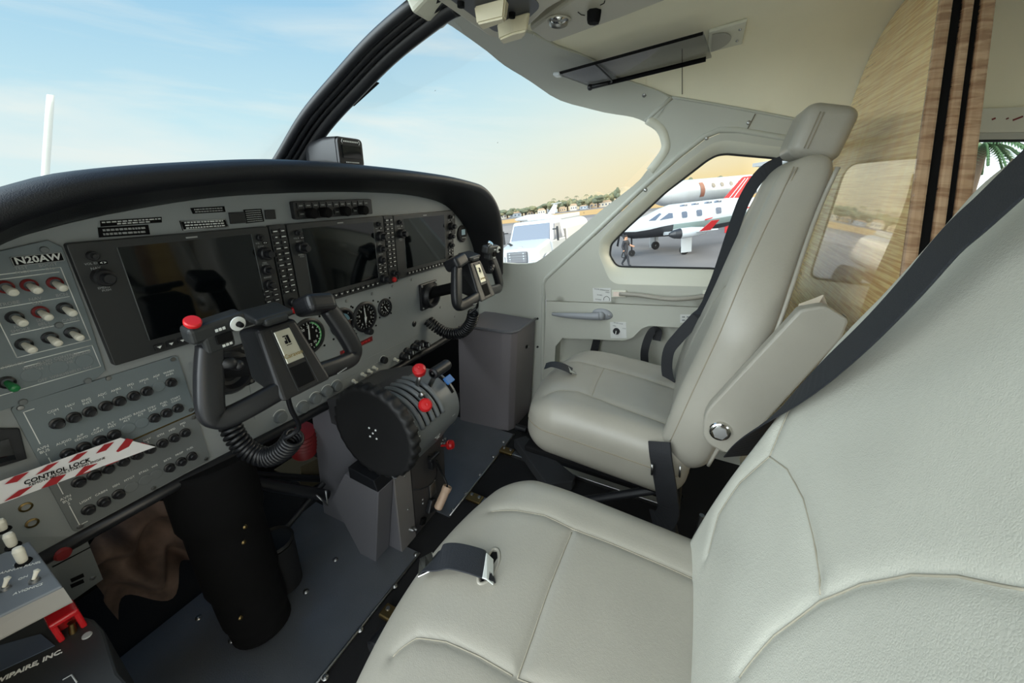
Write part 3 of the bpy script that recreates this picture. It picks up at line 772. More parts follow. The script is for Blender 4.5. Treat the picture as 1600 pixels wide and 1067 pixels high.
# hour meter style round display at the far end and the small switch unit beside it
x,z=pxz(721,365); o=thing('round_clock','round clock with lit pale blue window at the far end of the panel','clock',(x,0,z))
b=MB(); b.lathe([(.031,0),(.031,.006),(.027,.009),(.023,.008),(0,.008)],pp(x,z,0),(0,-1,0),32); b.build('case',M_blk,o)
b=MB(); rectb(b,x-.012,x+.012,z-.004,z+.016,.008,.0095,.003); b.build('window',mat('pale_blue_display',(140,165,175),.4,emit=.15),o)
for i in (-1,0,1):
    b=MB(); knob(b,x+i*.009,z-.014,.008,.003,.004,8); b.build('button',M_grey,o)
c=[(697,334),(706,333),(709,364),(701,366)]; x,z=pxz(703,350); o=thing('switch_unit','slim black switch unit between the far screen and the round clock','switch',(x,0,z))
b=MB(); rectb(b,x-.019,x+.019,z-.036,z+.036,0,.010,.004); b.build('bezel',M_blk,o)
for i in range(4):
    b=MB(); rectb(b,x-.008,x+.008,z-.028+i*.016,z-.020+i*.016,.010,.0125,.001); b.build('key',M_grey if i%2 else M_bezel,o)
# ---- striped control lock ribbon lying across the breakers
P=[V(q) for q in [pxz(-8,752),pxz(187,683),pxz(243,697),pxz(-8,793)]]
o=thing('warning_ribbon','white warning ribbon with red diagonal stripes hanging across the circuit breakers','warning tag',(-.57,-.02,.58))
R0=at(-12,756,1,-.045);R1=at(188,684,1,-.030);R2=at(243,698,1,-.030);R3=at(-12,792,1,-.045)
def rb(u,v): return (R0*(1-u)+R1*u)*(1-v)+(R3*(1-u)+R2*u)*v
b=MB(); b.grid(rb,24,4); b.build('ribbon',mat('ribbon_white',(225,226,228),.6),o)
rn=(R1-R0).cross(R3-R0).normalized()
if rn.y>0: rn=-rn
for c4 in ([(5,756),(25,752),(44,736),(21,743)],[(53,742),(73,734),(91,720),(73,726)],[(104,723),(121,716.5),(136,704),(119,709)],[(148,708),(164,703),(177,689.5),(161,694)],[(196,684),(207,686.5),(192,709),(179.5,704.5)],
  [(4,783),(29,774),(50,758),(28,765)],[(62,763),(87,755),(102,740),(80,745)],[(115,744),(138,737),(151,723),(130,728)],[(163,728),(183,720),(192.5,706),(173,714)],[(206.5,710.5),(222,704.5),(231,694),(219.5,690.5)]):
    b=MB(); P_=[at_plane(x,y,R0,rn)+rn*.0026 for x,y in c4]; b.bm.faces.new([b.bm.verts.new(p) for p in P_]); b.build('red_stripe',mat('ribbon_red',(160,36,42),.6),o)
def rbM(q0,q1):
    a=at_plane(*q0,R0,rn)+rn*.003; c=at_plane(*q1,R0,rn)+rn*.003; r=(c-a).normalized(); u_=rn.cross(r); return face_M((a+c)/2,r,u_)
text_obj('lettering',[('CONTROL LOCK',.0088,rbM((34,755),(140,717)),dict(bold=.0002,xs=1.0)),('REMOVE BEFORE STARTING ENGINE',.0050,rbM((38,759.5),(166,713)),{})],M_matte,o)
# ---- glareshield
OUT=[(-.72,.72),(-.70,.82),(-.655,.90),(-.585,.953),(-.525,.979),(-.47,.994),(-.36,1.009),(-.2,1.022),(.04,1.021),(.305,1.010),(.46,.995),(.536,.981),(.600,.951),(.648,.905),(.675,.85),(.688,.78),(.690,.66)]
oc=catmull([V((a,0,b)) for a,b in OUT],6); icc=catmull([V((a,0,b)) for a,b in [(-.66,.68),(-.655,.80)]+INNER[1:]+[(.672,.64)]],6)
def resamp(L,n):
    T=[0]
    for a,c in zip(L,L[1:]): T.append(T[-1]+(c-a).length)
    out=[];i=0
    for k in range(n):
        t=T[-1]*k/(n-1)
        while i<len(L)-2 and T[i+1]<t: i+=1
        out.append(L[i].lerp(L[i+1],(t-T[i])/max(1e-9,T[i+1]-T[i])))
    return out
NG=90; oc=resamp(oc,NG); icc=resamp(icc,NG)
fo=resamp(catmull([V((a,0,b)) for a,b in [(-.72,.66),(-.70,.74),(-.64,.80),(-.5,.85),(-.25,.875),(0,.88),(.25,.875),(.5,.84),(.63,.78),(.70,.70),(.71,.62)]],6),NG)
b=MB(); secs=[]
for i in range(NG):
    A=oc[i]; I=icc[i]; F_=fo[i]
    nrm=(A-I).normalized()
    s_=[V((I.x,.004,I.z)),V((I.x,-.02,I.z))+nrm*.004,V((I.x,-.055,I.z)).lerp(V((A.x,-.055,A.z)),.22),V((I.x,-.085,I.z)).lerp(V((A.x,-.085,A.z)),.45),V((A.x,-.108,A.z))-nrm*.030,V((A.x,-.118,A.z))-nrm*.018,V((A.x,-.118,A.z))-nrm*.008,V((A.x,-.110,A.z)),V((A.x,-.095,A.z))+nrm*.003,V((A.x,-.06,A.z))+nrm*.002]
    for t in (.25,.5,.75,1): s_.append(V((A.x,-.06,A.z)).lerp(V((F_.x,.36-.2*abs(F_.x)/.72,F_.z)),t)+V((0,0,.03*math.sin(t*math.pi))))
    secs.append(s_)
b.grid(lambda u,v:secs[round(u*(NG-1))][round(v*(len(secs[0])-1))],NG,len(secs[0]))
g=b.build('glareshield',M_glare); tag(g,'black padded glareshield hood arching over the whole instrument panel','glareshield')
# ---- magnetic compass on the glareshield
o=thing('magnetic_compass','black magnetic compass box standing on the glareshield','compass',(0,.0,1.03))
def cpt(px,py,y): return at(px,py,1,y)
def cmp_sec(y,k,h0,h1,w): return [(-w,h0),(w,h0),(w*1.0,h0+(h1-h0)*.55),(w*.8,h1),(-w*.8,h1),(-w,h0+(h1-h0)*.55)]
cb=V((.013,0,1.02))
def sec_pts(y,w,h,r): return [V((cb.x+a,y,cb.z+h/2+c_)) for a,c_ in rrect(0,0,2*w,h,r,4)]
S_=[sec_pts(.075,.020,.040,.010),sec_pts(.05,.030,.052,.014),sec_pts(-.005,.036,.062,.014),sec_pts(-.045,.037,.062,.010)]
b=MB(); b.grid(lambda u,v:S_[round(u*3)][round(v*20)%20],4,21,cv=False); 
for k in range(3):
    pass
b.bm.faces.new([b.bm.verts.new(p) for p in S_[0]])
b.build('housing',M_blk,o,weld=True)
b=MB(); b.prism(sec_pts(-.045,.0365,.061,.010),(0,-.008,0),.002); b.build('face_frame',M_blk,o)
b=MB(); b.box((cb.x,-.054,cb.z+.032),(.054,.004,.026)); b.build('window',M_screen,o)
b=MB()
for i in range(9): b.box((cb.x-.020+i*.005,-.0545,cb.z+.053),(.003,.001,.003))
b.tube([V((cb.x+x,-.0545,cb.z+z)) for x,z in ((-.024,.048),(-.027,.052),(-.024,.057))],.0007,4); b.tube([V((cb.x+x,-.0545,cb.z+z)) for x,z in ((.024,.048),(.027,.052),(.024,.057))],.0007,4)
for i in range(8): b.box((cb.x-.018+i*.005,-.0545,cb.z+.010),(.003,.001,.0025))
b.build('correction_card',M_white,o)
# ---- white marker strip on the post
b=MB(); a=at(545,165,0,-.01); c=at(588,128,0,-.01)
# ================================================================== control yokes
def hull_box(mb,F4,B4,bev=.006,seg=3):
    t=bmesh.new(); a=[t.verts.new(V(p)) for p in F4]; b_=[t.verts.new(V(p)) for p in B4]
    t.faces.new(a); t.faces.new(b_[::-1])
    for i in range(4): t.faces.new([a[i],b_[i],b_[(i+1)%4],a[(i+1)%4]])
    bmesh.ops.recalc_face_normals(t,faces=t.faces[:])
    if bev: bmesh.ops.bevel(t,geom=t.edges[:],offset=bev,segments=seg,affect='EDGES',profile=.5)
    mb.merge(t,None,smooth=False)
def yoke(cx,label,sx,drop=0,dy=0):
    cz=.64
    def q(x,y,z): return V((cx+x,y+dy,cz+z+drop))
    o=thing('control_yoke',label,'control yoke',(cx,0,cz),'two control yokes')
    # hub wedge
    b=MB(); hull_box(b,[q(-.034,-.198,.126),q(.034,-.198,.126),q(.050,-.248,.010),q(-.050,-.248,.010)],[q(-.040,-.150,.118),q(.040,-.150,.118),q(.042,-.160,.028),q(-.042,-.160,.028)],.007); hub=b.build('hub',M_blk,o)
    fx=lambda u,v,e=.0: q((u)*(.030+.011*(1-v)),-.198-.048*(1-v),.012+.114*v)+V((0,-.92,.39))*e
    # grips and bottom bar: one continuous frame with its own thickness
    for s in (-1,1):
        b=MB(); pts=catmull([q(s*.030,-.228,.026),q(s*.078,-.224,.019),q(s*.114,-.219,.015),q(s*.130,-.216,.019),q(s*.135,-.214,.035),q(s*.122,-.206,.080),q(s*.105,-.197,.124)],8)
        n=len(pts); rr=[.0160 if i<n*.5 else .0158+.002*math.sin((i/n-.5)*6) for i in range(n)]
        b.tube(pts,rr,20,sq=4,up=(0,-1,.25),asp=.68); g=b.build('grip',M_blk,o)
        if s==sx:
            p=q(s*.096,-.197,.144); R=Matrix.Rotation(math.radians(s*4),3,'Y')@Matrix.Rotation(math.radians(8),3,'X')
            b=MB(); b.box(p+R@V((-s*.003,-.003,.008)),(.078,.026,.026),R,.006,3); b.box(p+R@V((s*.002,-.004,-.012)),(.042,.026,.032),R,.006,3); hd=b.build('switch_head',M_bezel,g)
            b=MB(); b.lathe([(.006,0),(.006,.008),(.0105,.009),(.0105,.013),(.009,.015),(0,.0155)],p+R@V((-.026,-.006,.019)),R@V((0,-.45,.9)),20); b.build('disconnect_button',M_red if sx<0 else M_chrome,g)
            b=MB(); b.lathe([(.011,0),(.011,.002),(.006,.003),(0,.003)],p+R@V((.026,-.0178,.008)),R@V((0,-1,0)),20); k=b.build('trim_hat',M_white,g)
            b=MB(); b.lathe([(.0045,0),(.004,.006),(.003,.008),(0,.0082)],p+R@V((.026,-.0208,.008)),R@V((0,-1,0)),12); b.build('hat_switch',M_matte,g)
            b=MB(); b.box(p+R@V((.003,-.0188,-.006)),(.022,.004,.014),R,.001); b.build('rocker_trim_switch',M_matte,g)
            for xx,zz in ((-.004,.009),(.001,.009),(.006,.009),(0,-.018),(.005,-.018),(.010,-.018)):
                b=MB(); b.box(p+R@V((xx,-.0187,zz)),(.0035,.0012,.004),R); b.build('marking',M_white,g)
            b=MB(); b.tube([q(s*.104,-.204,.095),q(s*.090,-.208,.092),q(s*.084,-.210,.086)],[.010,.010,.008],10); b.ball(q(s*.082,-.211,.086),.0085); b.build('trigger_button',M_blk,g)
        else:
            p=q(s*.094,-.190,.134); R=Matrix.Rotation(math.radians(s*10),3,'Y')@Matrix.Rotation(math.radians(-25),3,'X')
            b=MB(); b.box(p+V((-s*.006,.006,0)),(.062,.055,.036),R,.012,4); b.build('grip_cap',M_blk,g)
            for i in range(6):
                b=MB(); b.box(q(s*(.068+.004*i),-.2425,.012+.0005*i),(.0028,.001,.002)); b.build('marking',M_grey,g)
    # badge plate with emblem, button panel and clip flap
    b=MB(); hull_box(b,[fx(-.42,.90,.003),fx(.50,.90,.003),fx(.48,.44,.003),fx(-.42,.44,.003)],[fx(-.42,.90,0),fx(.50,.90,0),fx(.48,.44,0),fx(-.42,.44,0)],.0008,1); bp=b.build('badge_plate',mat('champagne_plate',(196,196,182),.3,metal=.6),hub)
    ns=[];b=MB()
    def fl(u0,u1,v0,v1):
        b.bm.faces.new([b.bm.verts.new(fx(u,v,.0036)) for u,v in ((u0,v0),(u1,v0),(u1,v1),(u0,v1))])
    fl(-.12,.06,.80,.815);fl(.07,.20,.70,.815);fl(-.12,-.02,.70,.745);fl(-.02,.04,.70,.79);fl(-.10,.2,.675,.685)
    b.build('emblem',M_matte,hub)
    M_=face_M(fx(.03,.535,.0036),(1,0,0),fx(0,1)-fx(0,0)); text_obj('lettering',[('Caravan',.0105,M_,dict(xs=1.0))],mat('gold_script',(150,130,80),.4,metal=.4),hub)
    b=MB(); hull_box(b,[fx(-.40,.38,.002),fx(.48,.38,.002),fx(.45,.08,.002),fx(-.38,.08,.002)],[fx(-.40,.38,-.002),fx(.48,.38,-.002),fx(.45,.08,-.002),fx(-.38,.08,-.002)],.001,1); b.build('button_recess',M_matte,hub)
    b=MB(); b.tube(catmull([fx(-.48,.94,.001),fx(.56,.94,.001),fx(.56,.04,.001),fx(-.44,.04,.001)],1,True),.0009,6,closed=True); b.build('raised_border',M_bezel,hub)
    b=MB(); b.box(q(0,-.176,.141),(.068,.046,.012),Matrix.Rotation(math.radians(12),3,'X'),.005,3); b.box(q(0,-.190,.134),(.044,.026,.014),Matrix.Rotation(math.radians(12),3,'X'),.006,3); b.build('chart_clip',M_bezel,o)
    # shaft and panel collar
    b=MB(); b.cyl((cx,0.0,.632),q(0,-.165,.045),.0185,seg=20); b.build('shaft',M_matte,o)
    b=MB(); b.box((cx,-.005,.628),(.092,.010,.092),None,.003); b.lathe([(.044,0),(.044,.012),(.036,.022),(.030,.022),(.026,.006),(.019,.004)],(cx,-.008,.628),(0,-1,0),28)
    b.build('shaft_collar',M_blk,o)
    for u in (-1,1):
        for v in (-1,1):
            b=MB(); screw(b,cx+u*.038,.628+v*.038,.010,.004); b.build('screw',M_steel,o)
    return o
yoke(-.334,'near control yoke with red button on its left horn, in front of the left screen',-1)
yoke(.334,'far control yoke in front of the right screen, at the far side of the cockpit',1,0,.005)
# chrome switch cluster seen on the far yoke is part of its switch head
def coil(name,label,path,turns,R,r,lead=None):
    P=resamp(catmull([V(p) for p in path],10),turns*14+1); pts=[]; prev=None
    for i,p in enumerate(P):
        t=(P[min(i+1,len(P)-1)]-P[max(i-1,0)]).normalized()
        x=prev if prev is not None else t.orthogonal(); x=(x-t*x.dot(t)).normalized(); prev=x; y=t.cross(x)
        a=2*math.pi*i/14; pts.append(p+x*(R*math.cos(a))+y*(R*math.sin(a)))
    b=MB()
    if lead: pts=pts+catmull([pts[-1]]+[V(p) for p in lead],5)[1:]
    b.tube(pts,r,7)
    o=b.build(name,M_cord); return tag(o,label,'cord','coiled yoke cords')
coil('coiled_cord','thick coiled black cord drooping under the near yoke',[at(356,652,1,-.05),at(368,682,1,-.07),at(390,705,1,-.09),at(418,714,1,-.12),at(443,703,1,-.16),at(460,682,1,-.19)],24,.0165,.0044,[at(467,668,1,-.21),at(455,640,1,-.225),at(449,618,1,-.235)])
coil('coiled_cord','coiled black cord hanging in a loop below the far yoke',[at(668,500,1,-.01),at(684,513,1,-.04),at(702,521,1,-.08),at(722,519,1,-.13),at(735,505,1,-.17),at(740,489,1,-.19)],24,.0165,.0044,[at(745,480,1,-.2),at(746,470,1,-.21)])
# ================================================================== pedestal
o=thing('control_pedestal','grey centre pedestal with power levers and a big black trim wheel','pedestal',(-.01,-.1,0))
WC=V((0,-.205,.415)); DR=.094
def yz(x,pts): return [V((x,a,c)) for a,c in pts]
b=MB(); b.prism(yz(-.125,[(-.21,.0),(-.21,.34),(-.10,.40),(.0,.43),(.06,.43),(.10,.0)]),(.225,0,0)); b.build('column',M_ped,o)
b=MB(); b.box((-.094,-.2125,.16),(.062,.005,.31)); b.build('edge_plate',mat('light_pedestal_paint',(122,118,116),.5),o)
b=MB(); b.box((.02,-.212,.15),(.155,.004,.29)); b.build('aft_plate',mat('dark_pedestal_plate',(66,64,64),.5),o)
b=MB(); b.prism(yz(-.182,[(-.150,.285),(-.214,.275),(-.168,.0),(-.113,.0),(-.032,.17),(-.10,.285)]),(.055,0,0),.002,1); b.build('side_bracket',M_ped,o)
b=MB(); b.prism(yz(-.183,[(-.12,.318),(-.205,.308),(-.214,.275),(-.12,.283)]),(.056,0,0),.002); b.build('bracket_cap',M_blk,o)
# fairing from the drum to the panel
b=MB(); b.prism(yz(-.128,[(-.205,.505),(-.13,.500),(-.01,.455),(-.01,.38),(-.205,.38)]),(.198,0,0),.003); b.build('fairing',mat('dark_fairing',(62,62,64),.5),o)
# quadrant drum
b=MB(); b.lathe([(0,0),(DR,0),(DR,.196),(DR-.006,.204),(0,.204)],V((-.134,WC.y,WC.z)),(1,0,0),56); b.build('quadrant_drum',M_quad,o)
b=MB(); b.prism([V((-.13,WC.y-.060,WC.z-.072)),V((.07,WC.y-.060,WC.z-.072)),V((.07,WC.y-.02,WC.z-.135)),V((-.13,WC.y-.02,WC.z-.135))],(0,.05,0)); b.build('quadrant_skirt',M_quad,o)
def arc(x,r,a0,a1,n=20): return [V((x,WC.y+r*math.cos(math.radians(a0+(a1-a0)*i/n)),WC.z+r*math.sin(math.radians(a0+(a1-a0)*i/n)))) for i in range(n+1)]
for x in (-.098,-.078,-.056,-.036,-.014):
    b=MB(); b.tube(arc(x,DR+.003,70,165),.0,flat=(.013,.012)); b.build('slot_guard',M_quad,o)
for x in (-.088,-.067,-.046,-.025):
    b=MB(); b.tube(arc(x,DR+.001,70,165),.0,flat=(.006,.004)); b.build('lever_slot',M_matte,o)
b=MB(); b.tube(arc(.05,DR+.001,100,150),.0,flat=(.010,.003)); b.build('flap_slot',M_matte,o)
b=MB()
for i in range(10):
    p=arc(-.118,DR+.0008,100+8*i,101+8*i,1)[0]; b.box(p,(.010+.004*(i%2),.0012,.0012))
b.build('scale_mark',M_white,o)
# trim wheel with notched rim
wx=-.165
b=MB(); n=162; R_=.119; WZ=.024
def rim(x,rr): return [V((x,WC.y+(rr+(.0048 if i%6<3 else 0))*math.cos(2*math.pi*i/n),WC.z+WZ+(rr+(.0048 if i%6<3 else 0))*math.sin(2*math.pi*i/n))) for i in range(n)]
def cir(x,rr): return [V((x,WC.y+rr*math.cos(2*math.pi*i/n),WC.z+WZ+rr*math.sin(2*math.pi*i/n))) for i in range(n)]
L_=[cir(wx-.002,.0),cir(wx-.002,.100),cir(wx-.006,.108),cir(wx-.006,R_-.004),rim(wx-.002,R_),rim(wx+.020,R_),cir(wx+.024,R_-.004),cir(wx+.024,.05)]
b.grid(lambda u,v:L_[round(u*(len(L_)-1))][round(v*n)%n],len(L_),n,cv=True); tw=b.build('trim_wheel',M_rubber,o)
for dy,dz in ((0,0),(-.010,.012),(.010,-.012),(.010,.012),(-.010,-.012)):
    b=MB(); b.lathe([(.0028,0),(.0020,.0015),(0,.002)],V((wx-.002,WC.y+dy,WC.z+WZ+dz)),(-1,0,0),10); b.build('rivet',M_white,tw)
# levers
def lever(x,a,rh,name,m,fn):
    t=math.radians(a); d=V((0,math.cos(t),math.sin(t))); base=V((x,WC.y,WC.z))
    b=MB(); b.tube([base+d*(DR-.01),base+d*(rh)],.0,flat=(.012,.007),up=(1,0,0)); lv=b.build(name,M_steel,o)
    fn(base+d*rh,d,lv); return lv
def redball(p,d,lv):
    b=MB(); b.lathe([(0,-.004),(.010,-.003),(.0155,.006),(.017,.014),(.0165,.022),(.012,.027),(.0035,.028),(0,.026)],p,d+V((-.55,0,0)),12); b.build('knob',M_red,lv)
lever(-.035,108,.142,'emergency_power_lever',M_red,redball)
lever(-.080,138,.115,'fuel_condition_lever',M_red,redball)
def tgrip(p,d,lv):
    b=MB(); b.lathe([(.008,0),(.013,.002),(.0145,.006),(.0145,.062),(.012,.067),(0,.068)],p+V((-.030,-.004,0)),(1,0,0),24); b.build('handle',M_blk,lv)
    b=MB(); b.lathe([(.003,0),(0,.001)],p+V((-.0305,-.004,.002)),(-1,0,0),10); b.build('screw',M_steel,lv)
lever(.000,118,.157,'throttle_lever',M_blk,tgrip)
lever(-.058,125,.118,'propeller_lever',M_blk,lambda p,d,lv:None)
def flap(p,d,lv):
    b=MB(); b.box(p,(.030,.022,.007),frame_from(d,(1,0,0)),.002); b.build('tab',M_blue,lv)
lever(.048,130,.112,'flap_lever',M_blue,flap)
its=[('PROP\nRPM',.006,-.05,0)]
# lower aft items
b=MB(); b.lathe([(.004,0),(.004,.02),(.012,.022),(.015,.027),(.012,.030),(.015,.034),(.013,.041),(0,.043)],V((.085,-.212,.235)),(.25,-.9,.25),18); b.build('fuel_shutoff_knob',M_red,o)
b=MB(); b.box((.022,-.222,.222),(.016,.018,.05),None,.004); b.box((.022,-.232,.245),(.045,.014,.012),None,.004); b.build('friction_lock',M_blk,o)
b=MB(); rim2=[V((-.005,-.213,.155))]
b.lathe([(.070,0),(.072,.004),(.070,.008)],V((.0,-.170,.185)),(0,-.3,1),60); b.build('rudder_trim_wheel',M_rubber,o)
b=MB(); b.box((.025,-.218,.115),(.03,.006,.05),None,.002); b.build('handset_cradle',M_steel,o)
b=MB(); b.box((.005,-.224,.068),(.028,.016,.042),Matrix.Rotation(math.radians(25),3,'Y'),.004); b.build('handset_hook',M_blk,o)
hp=V((.030,-.250,.088)); hd=V((.55,-.15,.8)).normalized()
b=MB(); b.lathe([(0,0),(.010,.0),(.0135,.004),(.0135,.055),(.015,.062),(.0145,.074),(.012,.074),(.011,.066)],hp-hd*.035,hd,22); b.build('beige_handle',mat('beige_grip',(206,176,150),.45),o)
b=MB(); b.tube(catmull([V((.055,-.214,.20)),V((.066,-.225,.15)),V((.062,-.245,.115)),hp+hd*.03],6),.0035,8); b.build('handle_cord',M_cord,o)
for p in ((-.085,-.2155,.055),(-.072,-.2155,.045)):
    b=MB(); b.lathe([(.007,0),(.005,.008),(.003,.014),(0,.015)],V(p),(0,-1,.1),12); b.build('pin',M_steel,o)
for x,z in ((-.02,.095),(-.02,.11),(-.085,.13),(-.085,.25)):
    b=MB(); screw(b,x,z,.2145,.0035); b.build('screw',M_steel,o)
b=MB(); b.box((-.03,-.218,.035),(.022,.012,.022),Matrix.Rotation(.5,3,'Y'),.004); b.build('catch',M_matte,o)
for x in (-.115,.055):
    b=MB(); p=V((x,WC.y-.078,WC.z-.058)); b.lathe([(.0035,0),(.002,.002),(0,.0022)],p,(0,-.8,-.6),10); b.build('screw',M_steel,o)
for i,(dx,dz) in enumerate(((-.008,0),(.0,.006),(.004,-.008),(.010,.004))):
    b=MB(); b.lathe([(.004,0),(.003,.004),(0,.005)],V((.045+dx,WC.y-.046,WC.z-.125+dz)),(0,-1,0),8); b.build('nut',M_steel,o)
text_obj('lettering',[('WING\nFLAPS',.0055,face_M(V((.035,WC.y-DR*.985-.0005,WC.z-.010)),(1,0,0),(0,0,1)),{}),('FRICTION\nLOCK',.005,face_M(V((-.03,WC.y-DR*.90-.0005,WC.z-.045)),(1,0,0),(0,.3,1)),{})],M_white,o)
# ================================================================== floor plates
def plate(x0,x1,y0,y1,label,scr):
    o=thing('floor_plate',label,'floor plate',((x0+x1)/2,(y0+y1)/2,0))
    b=MB(); b.box(((x0+x1)/2,(y0+y1)/2,.003),(x1-x0,y1-y0,.006)); b.build('sheet',M_steelplate,o)
    b=MB(); b.tube([V((x0,y0,.005)),V((x1,y0,.005))],.004,8); b.build('rolled_edge',M_steel,o)
    for q in scr:
        p=at(q[0],q[1],2,.006); b=MB(); b.lathe([(.0075,0),(.006,.002),(.003,.004),(0,.0045)],p,(0,0,1),12); b.build('screw',M_steel,o)
plate(-.66,-.105,-.262,.16,'large worn grey metal floor plate in the near footwell',[(650,866),(617,915),(563,983),(508,1058),(524,874),(478,924),(433,985),(362,1000),(310,965)])
plate(.045,.535,-.262,.10,'worn grey metal floor plate in the far footwell beyond the pedestal',[(708,796),(728,770),(750,741),(771,713),(787,690)])
# ================================================================== footwell
b=MB(); b.tube(catmull([V((-.425,-.045,.008)),V((-.425,-.03,.12)),V((-.415,.0,.28)),V((-.40,.03,.44))],8),[.062]*4+[.066]*6+[.072]*8+[.08]*7,28); 
col=thing('control_column_boot','wide black boot column standing on the floor plate under the near yoke','column cover',(-.425,-.04,.006))
b.build('boot',M_matte,col)
for q in ((383,823),(381,847),(433,984),(376,965)):
    p=at(q[0],q[1],1,-.09); b=MB(); b.lathe([(.005,0),(.003,.003),(0,.004)],p,(.3,-1,.1),10); b.build('fastener',M_brass,col)
o=thing('rudder_pedal','black rudder pedal with round bar, near footwell beside the boot column','pedal',(-.33,.03,.006))
b=MB(); b.cyl((-.335,.0,.008),(-.335,.0,.15),.043,.046,24); b.lathe([(.043,0),(.047,.006),(.043,.012)],V((-.335,0,.15)),(0,0,1),24); b.build('pedal_barrel',M_rubber,o)
for i,(p0,p1,r) in enumerate((((-.33,.12,.30),(-.15,.03,.13),.016),((-.36,.16,.33),(-.10,.10,.12),.010),((-.30,.05,.10),(-.14,.05,.16),.008))):
    b=MB(); b.cyl(p0,p1,r,seg=14); b.build('linkage_rod',M_blk,o)
b=MB(); b.tube([V((-.19,.02,.17)),V((-.175,.0,.13)),V((-.165,.01,.17))],.004,8); b.build('clevis',M_steel,o)
b=MB(); pc=at(473,690,1,.10); rr=[]
b.lathe([(0,-.05)]+[(.036+.004*(i%2)-.00035*(i-8)**2*.3,-.05+i*.0065) for i in range(16)]+[(0,.055)],pc,V((-.15,-.3,1)),26)
tag(b.build('bellows',M_dred),'red ribbed bellows hanging in the dark below the panel','bellows')
b=MB(); p=at(492,738,1,.13); b.box(p,(.10,.004,.09),Matrix.Rotation(.2,3,'Y'),.001); b.box(p+V((0,.06,-.0)),(.10,.12,.004)); tag(b.build('bracket',mat('olive_bracket',(92,84,64),.5)),'dull olive metal bracket below the red bellows','bracket')
b=MB(); c0=at(235,865,1,.10)
b.grid(lambda u,v:c0+V(((u-.5)*.16,.03*math.sin(u*9+v*4)+.02*math.sin(v*13),(v-.5)*.2+.02*math.sin(u*11))),24,24); tag(b.build('insulation_sheet',mat('brown_insulation',(86,70,62),.85,bump=.6,bscale=60,var=.35,vscale=30)),'crumpled brown insulation sheet in the dark below the breaker panel','insulation')
# ================================================================== left side consoles
LP=thing('lower_panel','grey lower left panel with two vent slots and a red pull knob','panel',(-.62,0,.4))
b=MB(); b.prism([pan(*q,.0) for q in [(-30,840),(104,838),(136,843),(161,905),(114,938),(-30,1010)]],(0,.01,0)); b.build('plate',M_panel2,LP)
for dz in (0,9):
    b=MB(); b.prism([pan(*q,-.0012) for q in [(110,905+dz),(130,896+dz),(132,901+dz),(112,910+dz)]],(0,.002,0)); b.build('vent_slot',M_matte,LP)
b=MB(); b.tube([pan(*q,-.0006) for q in [(82,886),(141,855)]],.0012,4); b.build('seam',M_matte,LP)
b=MB(); b.lathe([(.004,0),(.003,.002),(0,.003)],pan(145,903),(0,-1,0),10); b.build('screw',M_steel,LP)
o=thing('side_console','grey side console with ivory levers at the bottom left','switch console',(-.73,-.12,.5))
cm=mat('blue_grey_console',(98,104,110),.5,bump=.05,bscale=800)
fc_=[at(45,845,2,.55),at(97,915,2,.55),at(0,956,2,.55)]
lp_=[at(113,939,2,.53),at(0,996,2,.53)]
L0=fc_[0]; back=V((-.80,L0.y+.02,.55)); 
b=MB(); b.prism([back,fc_[0],fc_[1],V((-.80,fc_[2].y+.02,.55))],(0,0,-.02),.0015); b.build('face',cm,o)
b=MB(); t0=[back-V((0,0,.02)),fc_[0]-V((0,0,.02)),fc_[1]+V((.0,.0,-.003)),V((-.80,fc_[2].y+.02,.547))]
b.prism([fc_[1]+V((0,0,-.003)),lp_[0],V((-.80,lp_[1].y+.02,.53)),V((-.80,fc_[2].y+.02,.547))],(0,0.004,-.004)); b.prism([lp_[0],V((-.80,lp_[1].y+.02,.53)),V((-.80,L0.y,.50)),V((L0.x,L0.y,.50))],(0,0,-.002)); b.build('skirt',mat('console_skirt',(120,118,112),.6),o)
for q,h in (((6,829),.018),((21,854),.021),((37,879),.023)):
    p=at(*q,2,.55); b=MB(); b.lathe([(.0075,0),(.007,.002),(0,.002)],p,(0,0,1),16); k=b.build('lever_base',M_matte,o)
    b=MB(); b.lathe([(.0036,0),(.0048,.005),(.0052,h-.005),(.004,h-.001),(0,h)],p,(.08,.12,1),16); b.build('lever',M_knobw,k)
for q in ((8,920),(54,908),(-20,934)):
    p=at(*q,2,.55); b=MB(); b.lathe([(.005,0),(.0045,.003),(.002,.003)],p,(0,0,1),14); k=b.build('toggle_switch',M_steel,o)
    b=MB(); b.lathe([(.0016,.0),(.0022,.007),(.003,.010),(0,.012)],p+V((0,0,.003)),(.55,.1,.8),12); b.build('lever',M_knobw,k)
def ztext(txt,size,q0,q1,z,**kw):
    a=at(*q0,2,z);c=at(*q1,2,z); M=face_M((a+c)/2,c-a,(c-a).cross(V((0,0,-1)))); 
    return (txt,size,M,kw)
text_obj('lettering',[ztext('TEST',.006,(20,885),(45,875),.5505),ztext('ANNUN PANEL',.005,(10,893),(55,880),.5505),ztext('ON',.005,(30,905),(42,900),.5505),ztext('AVIONICS',.005,(30,925),(58,915),.5505)],M_white,o)
o=thing('float_control_box','black box lettered in white with a red guarded handle, bottom left corner','control box',(-.73,-.25,.42))
tz=.45
bx=[at(100,962,2,tz),at(145,966,2,tz),at(162,983,2,tz),at(184,1050,2,tz)]; b=MB(); b.prism([V((-.80,bx[0].y+.05,tz)),V((bx[0].x,bx[0].y+.02,tz))]+bx[1:]+[V((bx[3].x,-.42,tz)),V((-.80,-.42,tz))],(0,0,-.20),.003); b.build('case',M_bezel,o)
b=MB(); b.prism([at(*q,2,tz+.0005) for q in [(-10,1012),(64,991),(86,1009),(-10,1054)]],(0,0,.0012)); b.build('display',mat('blue_grey_lcd',(70,80,96),.3),o)
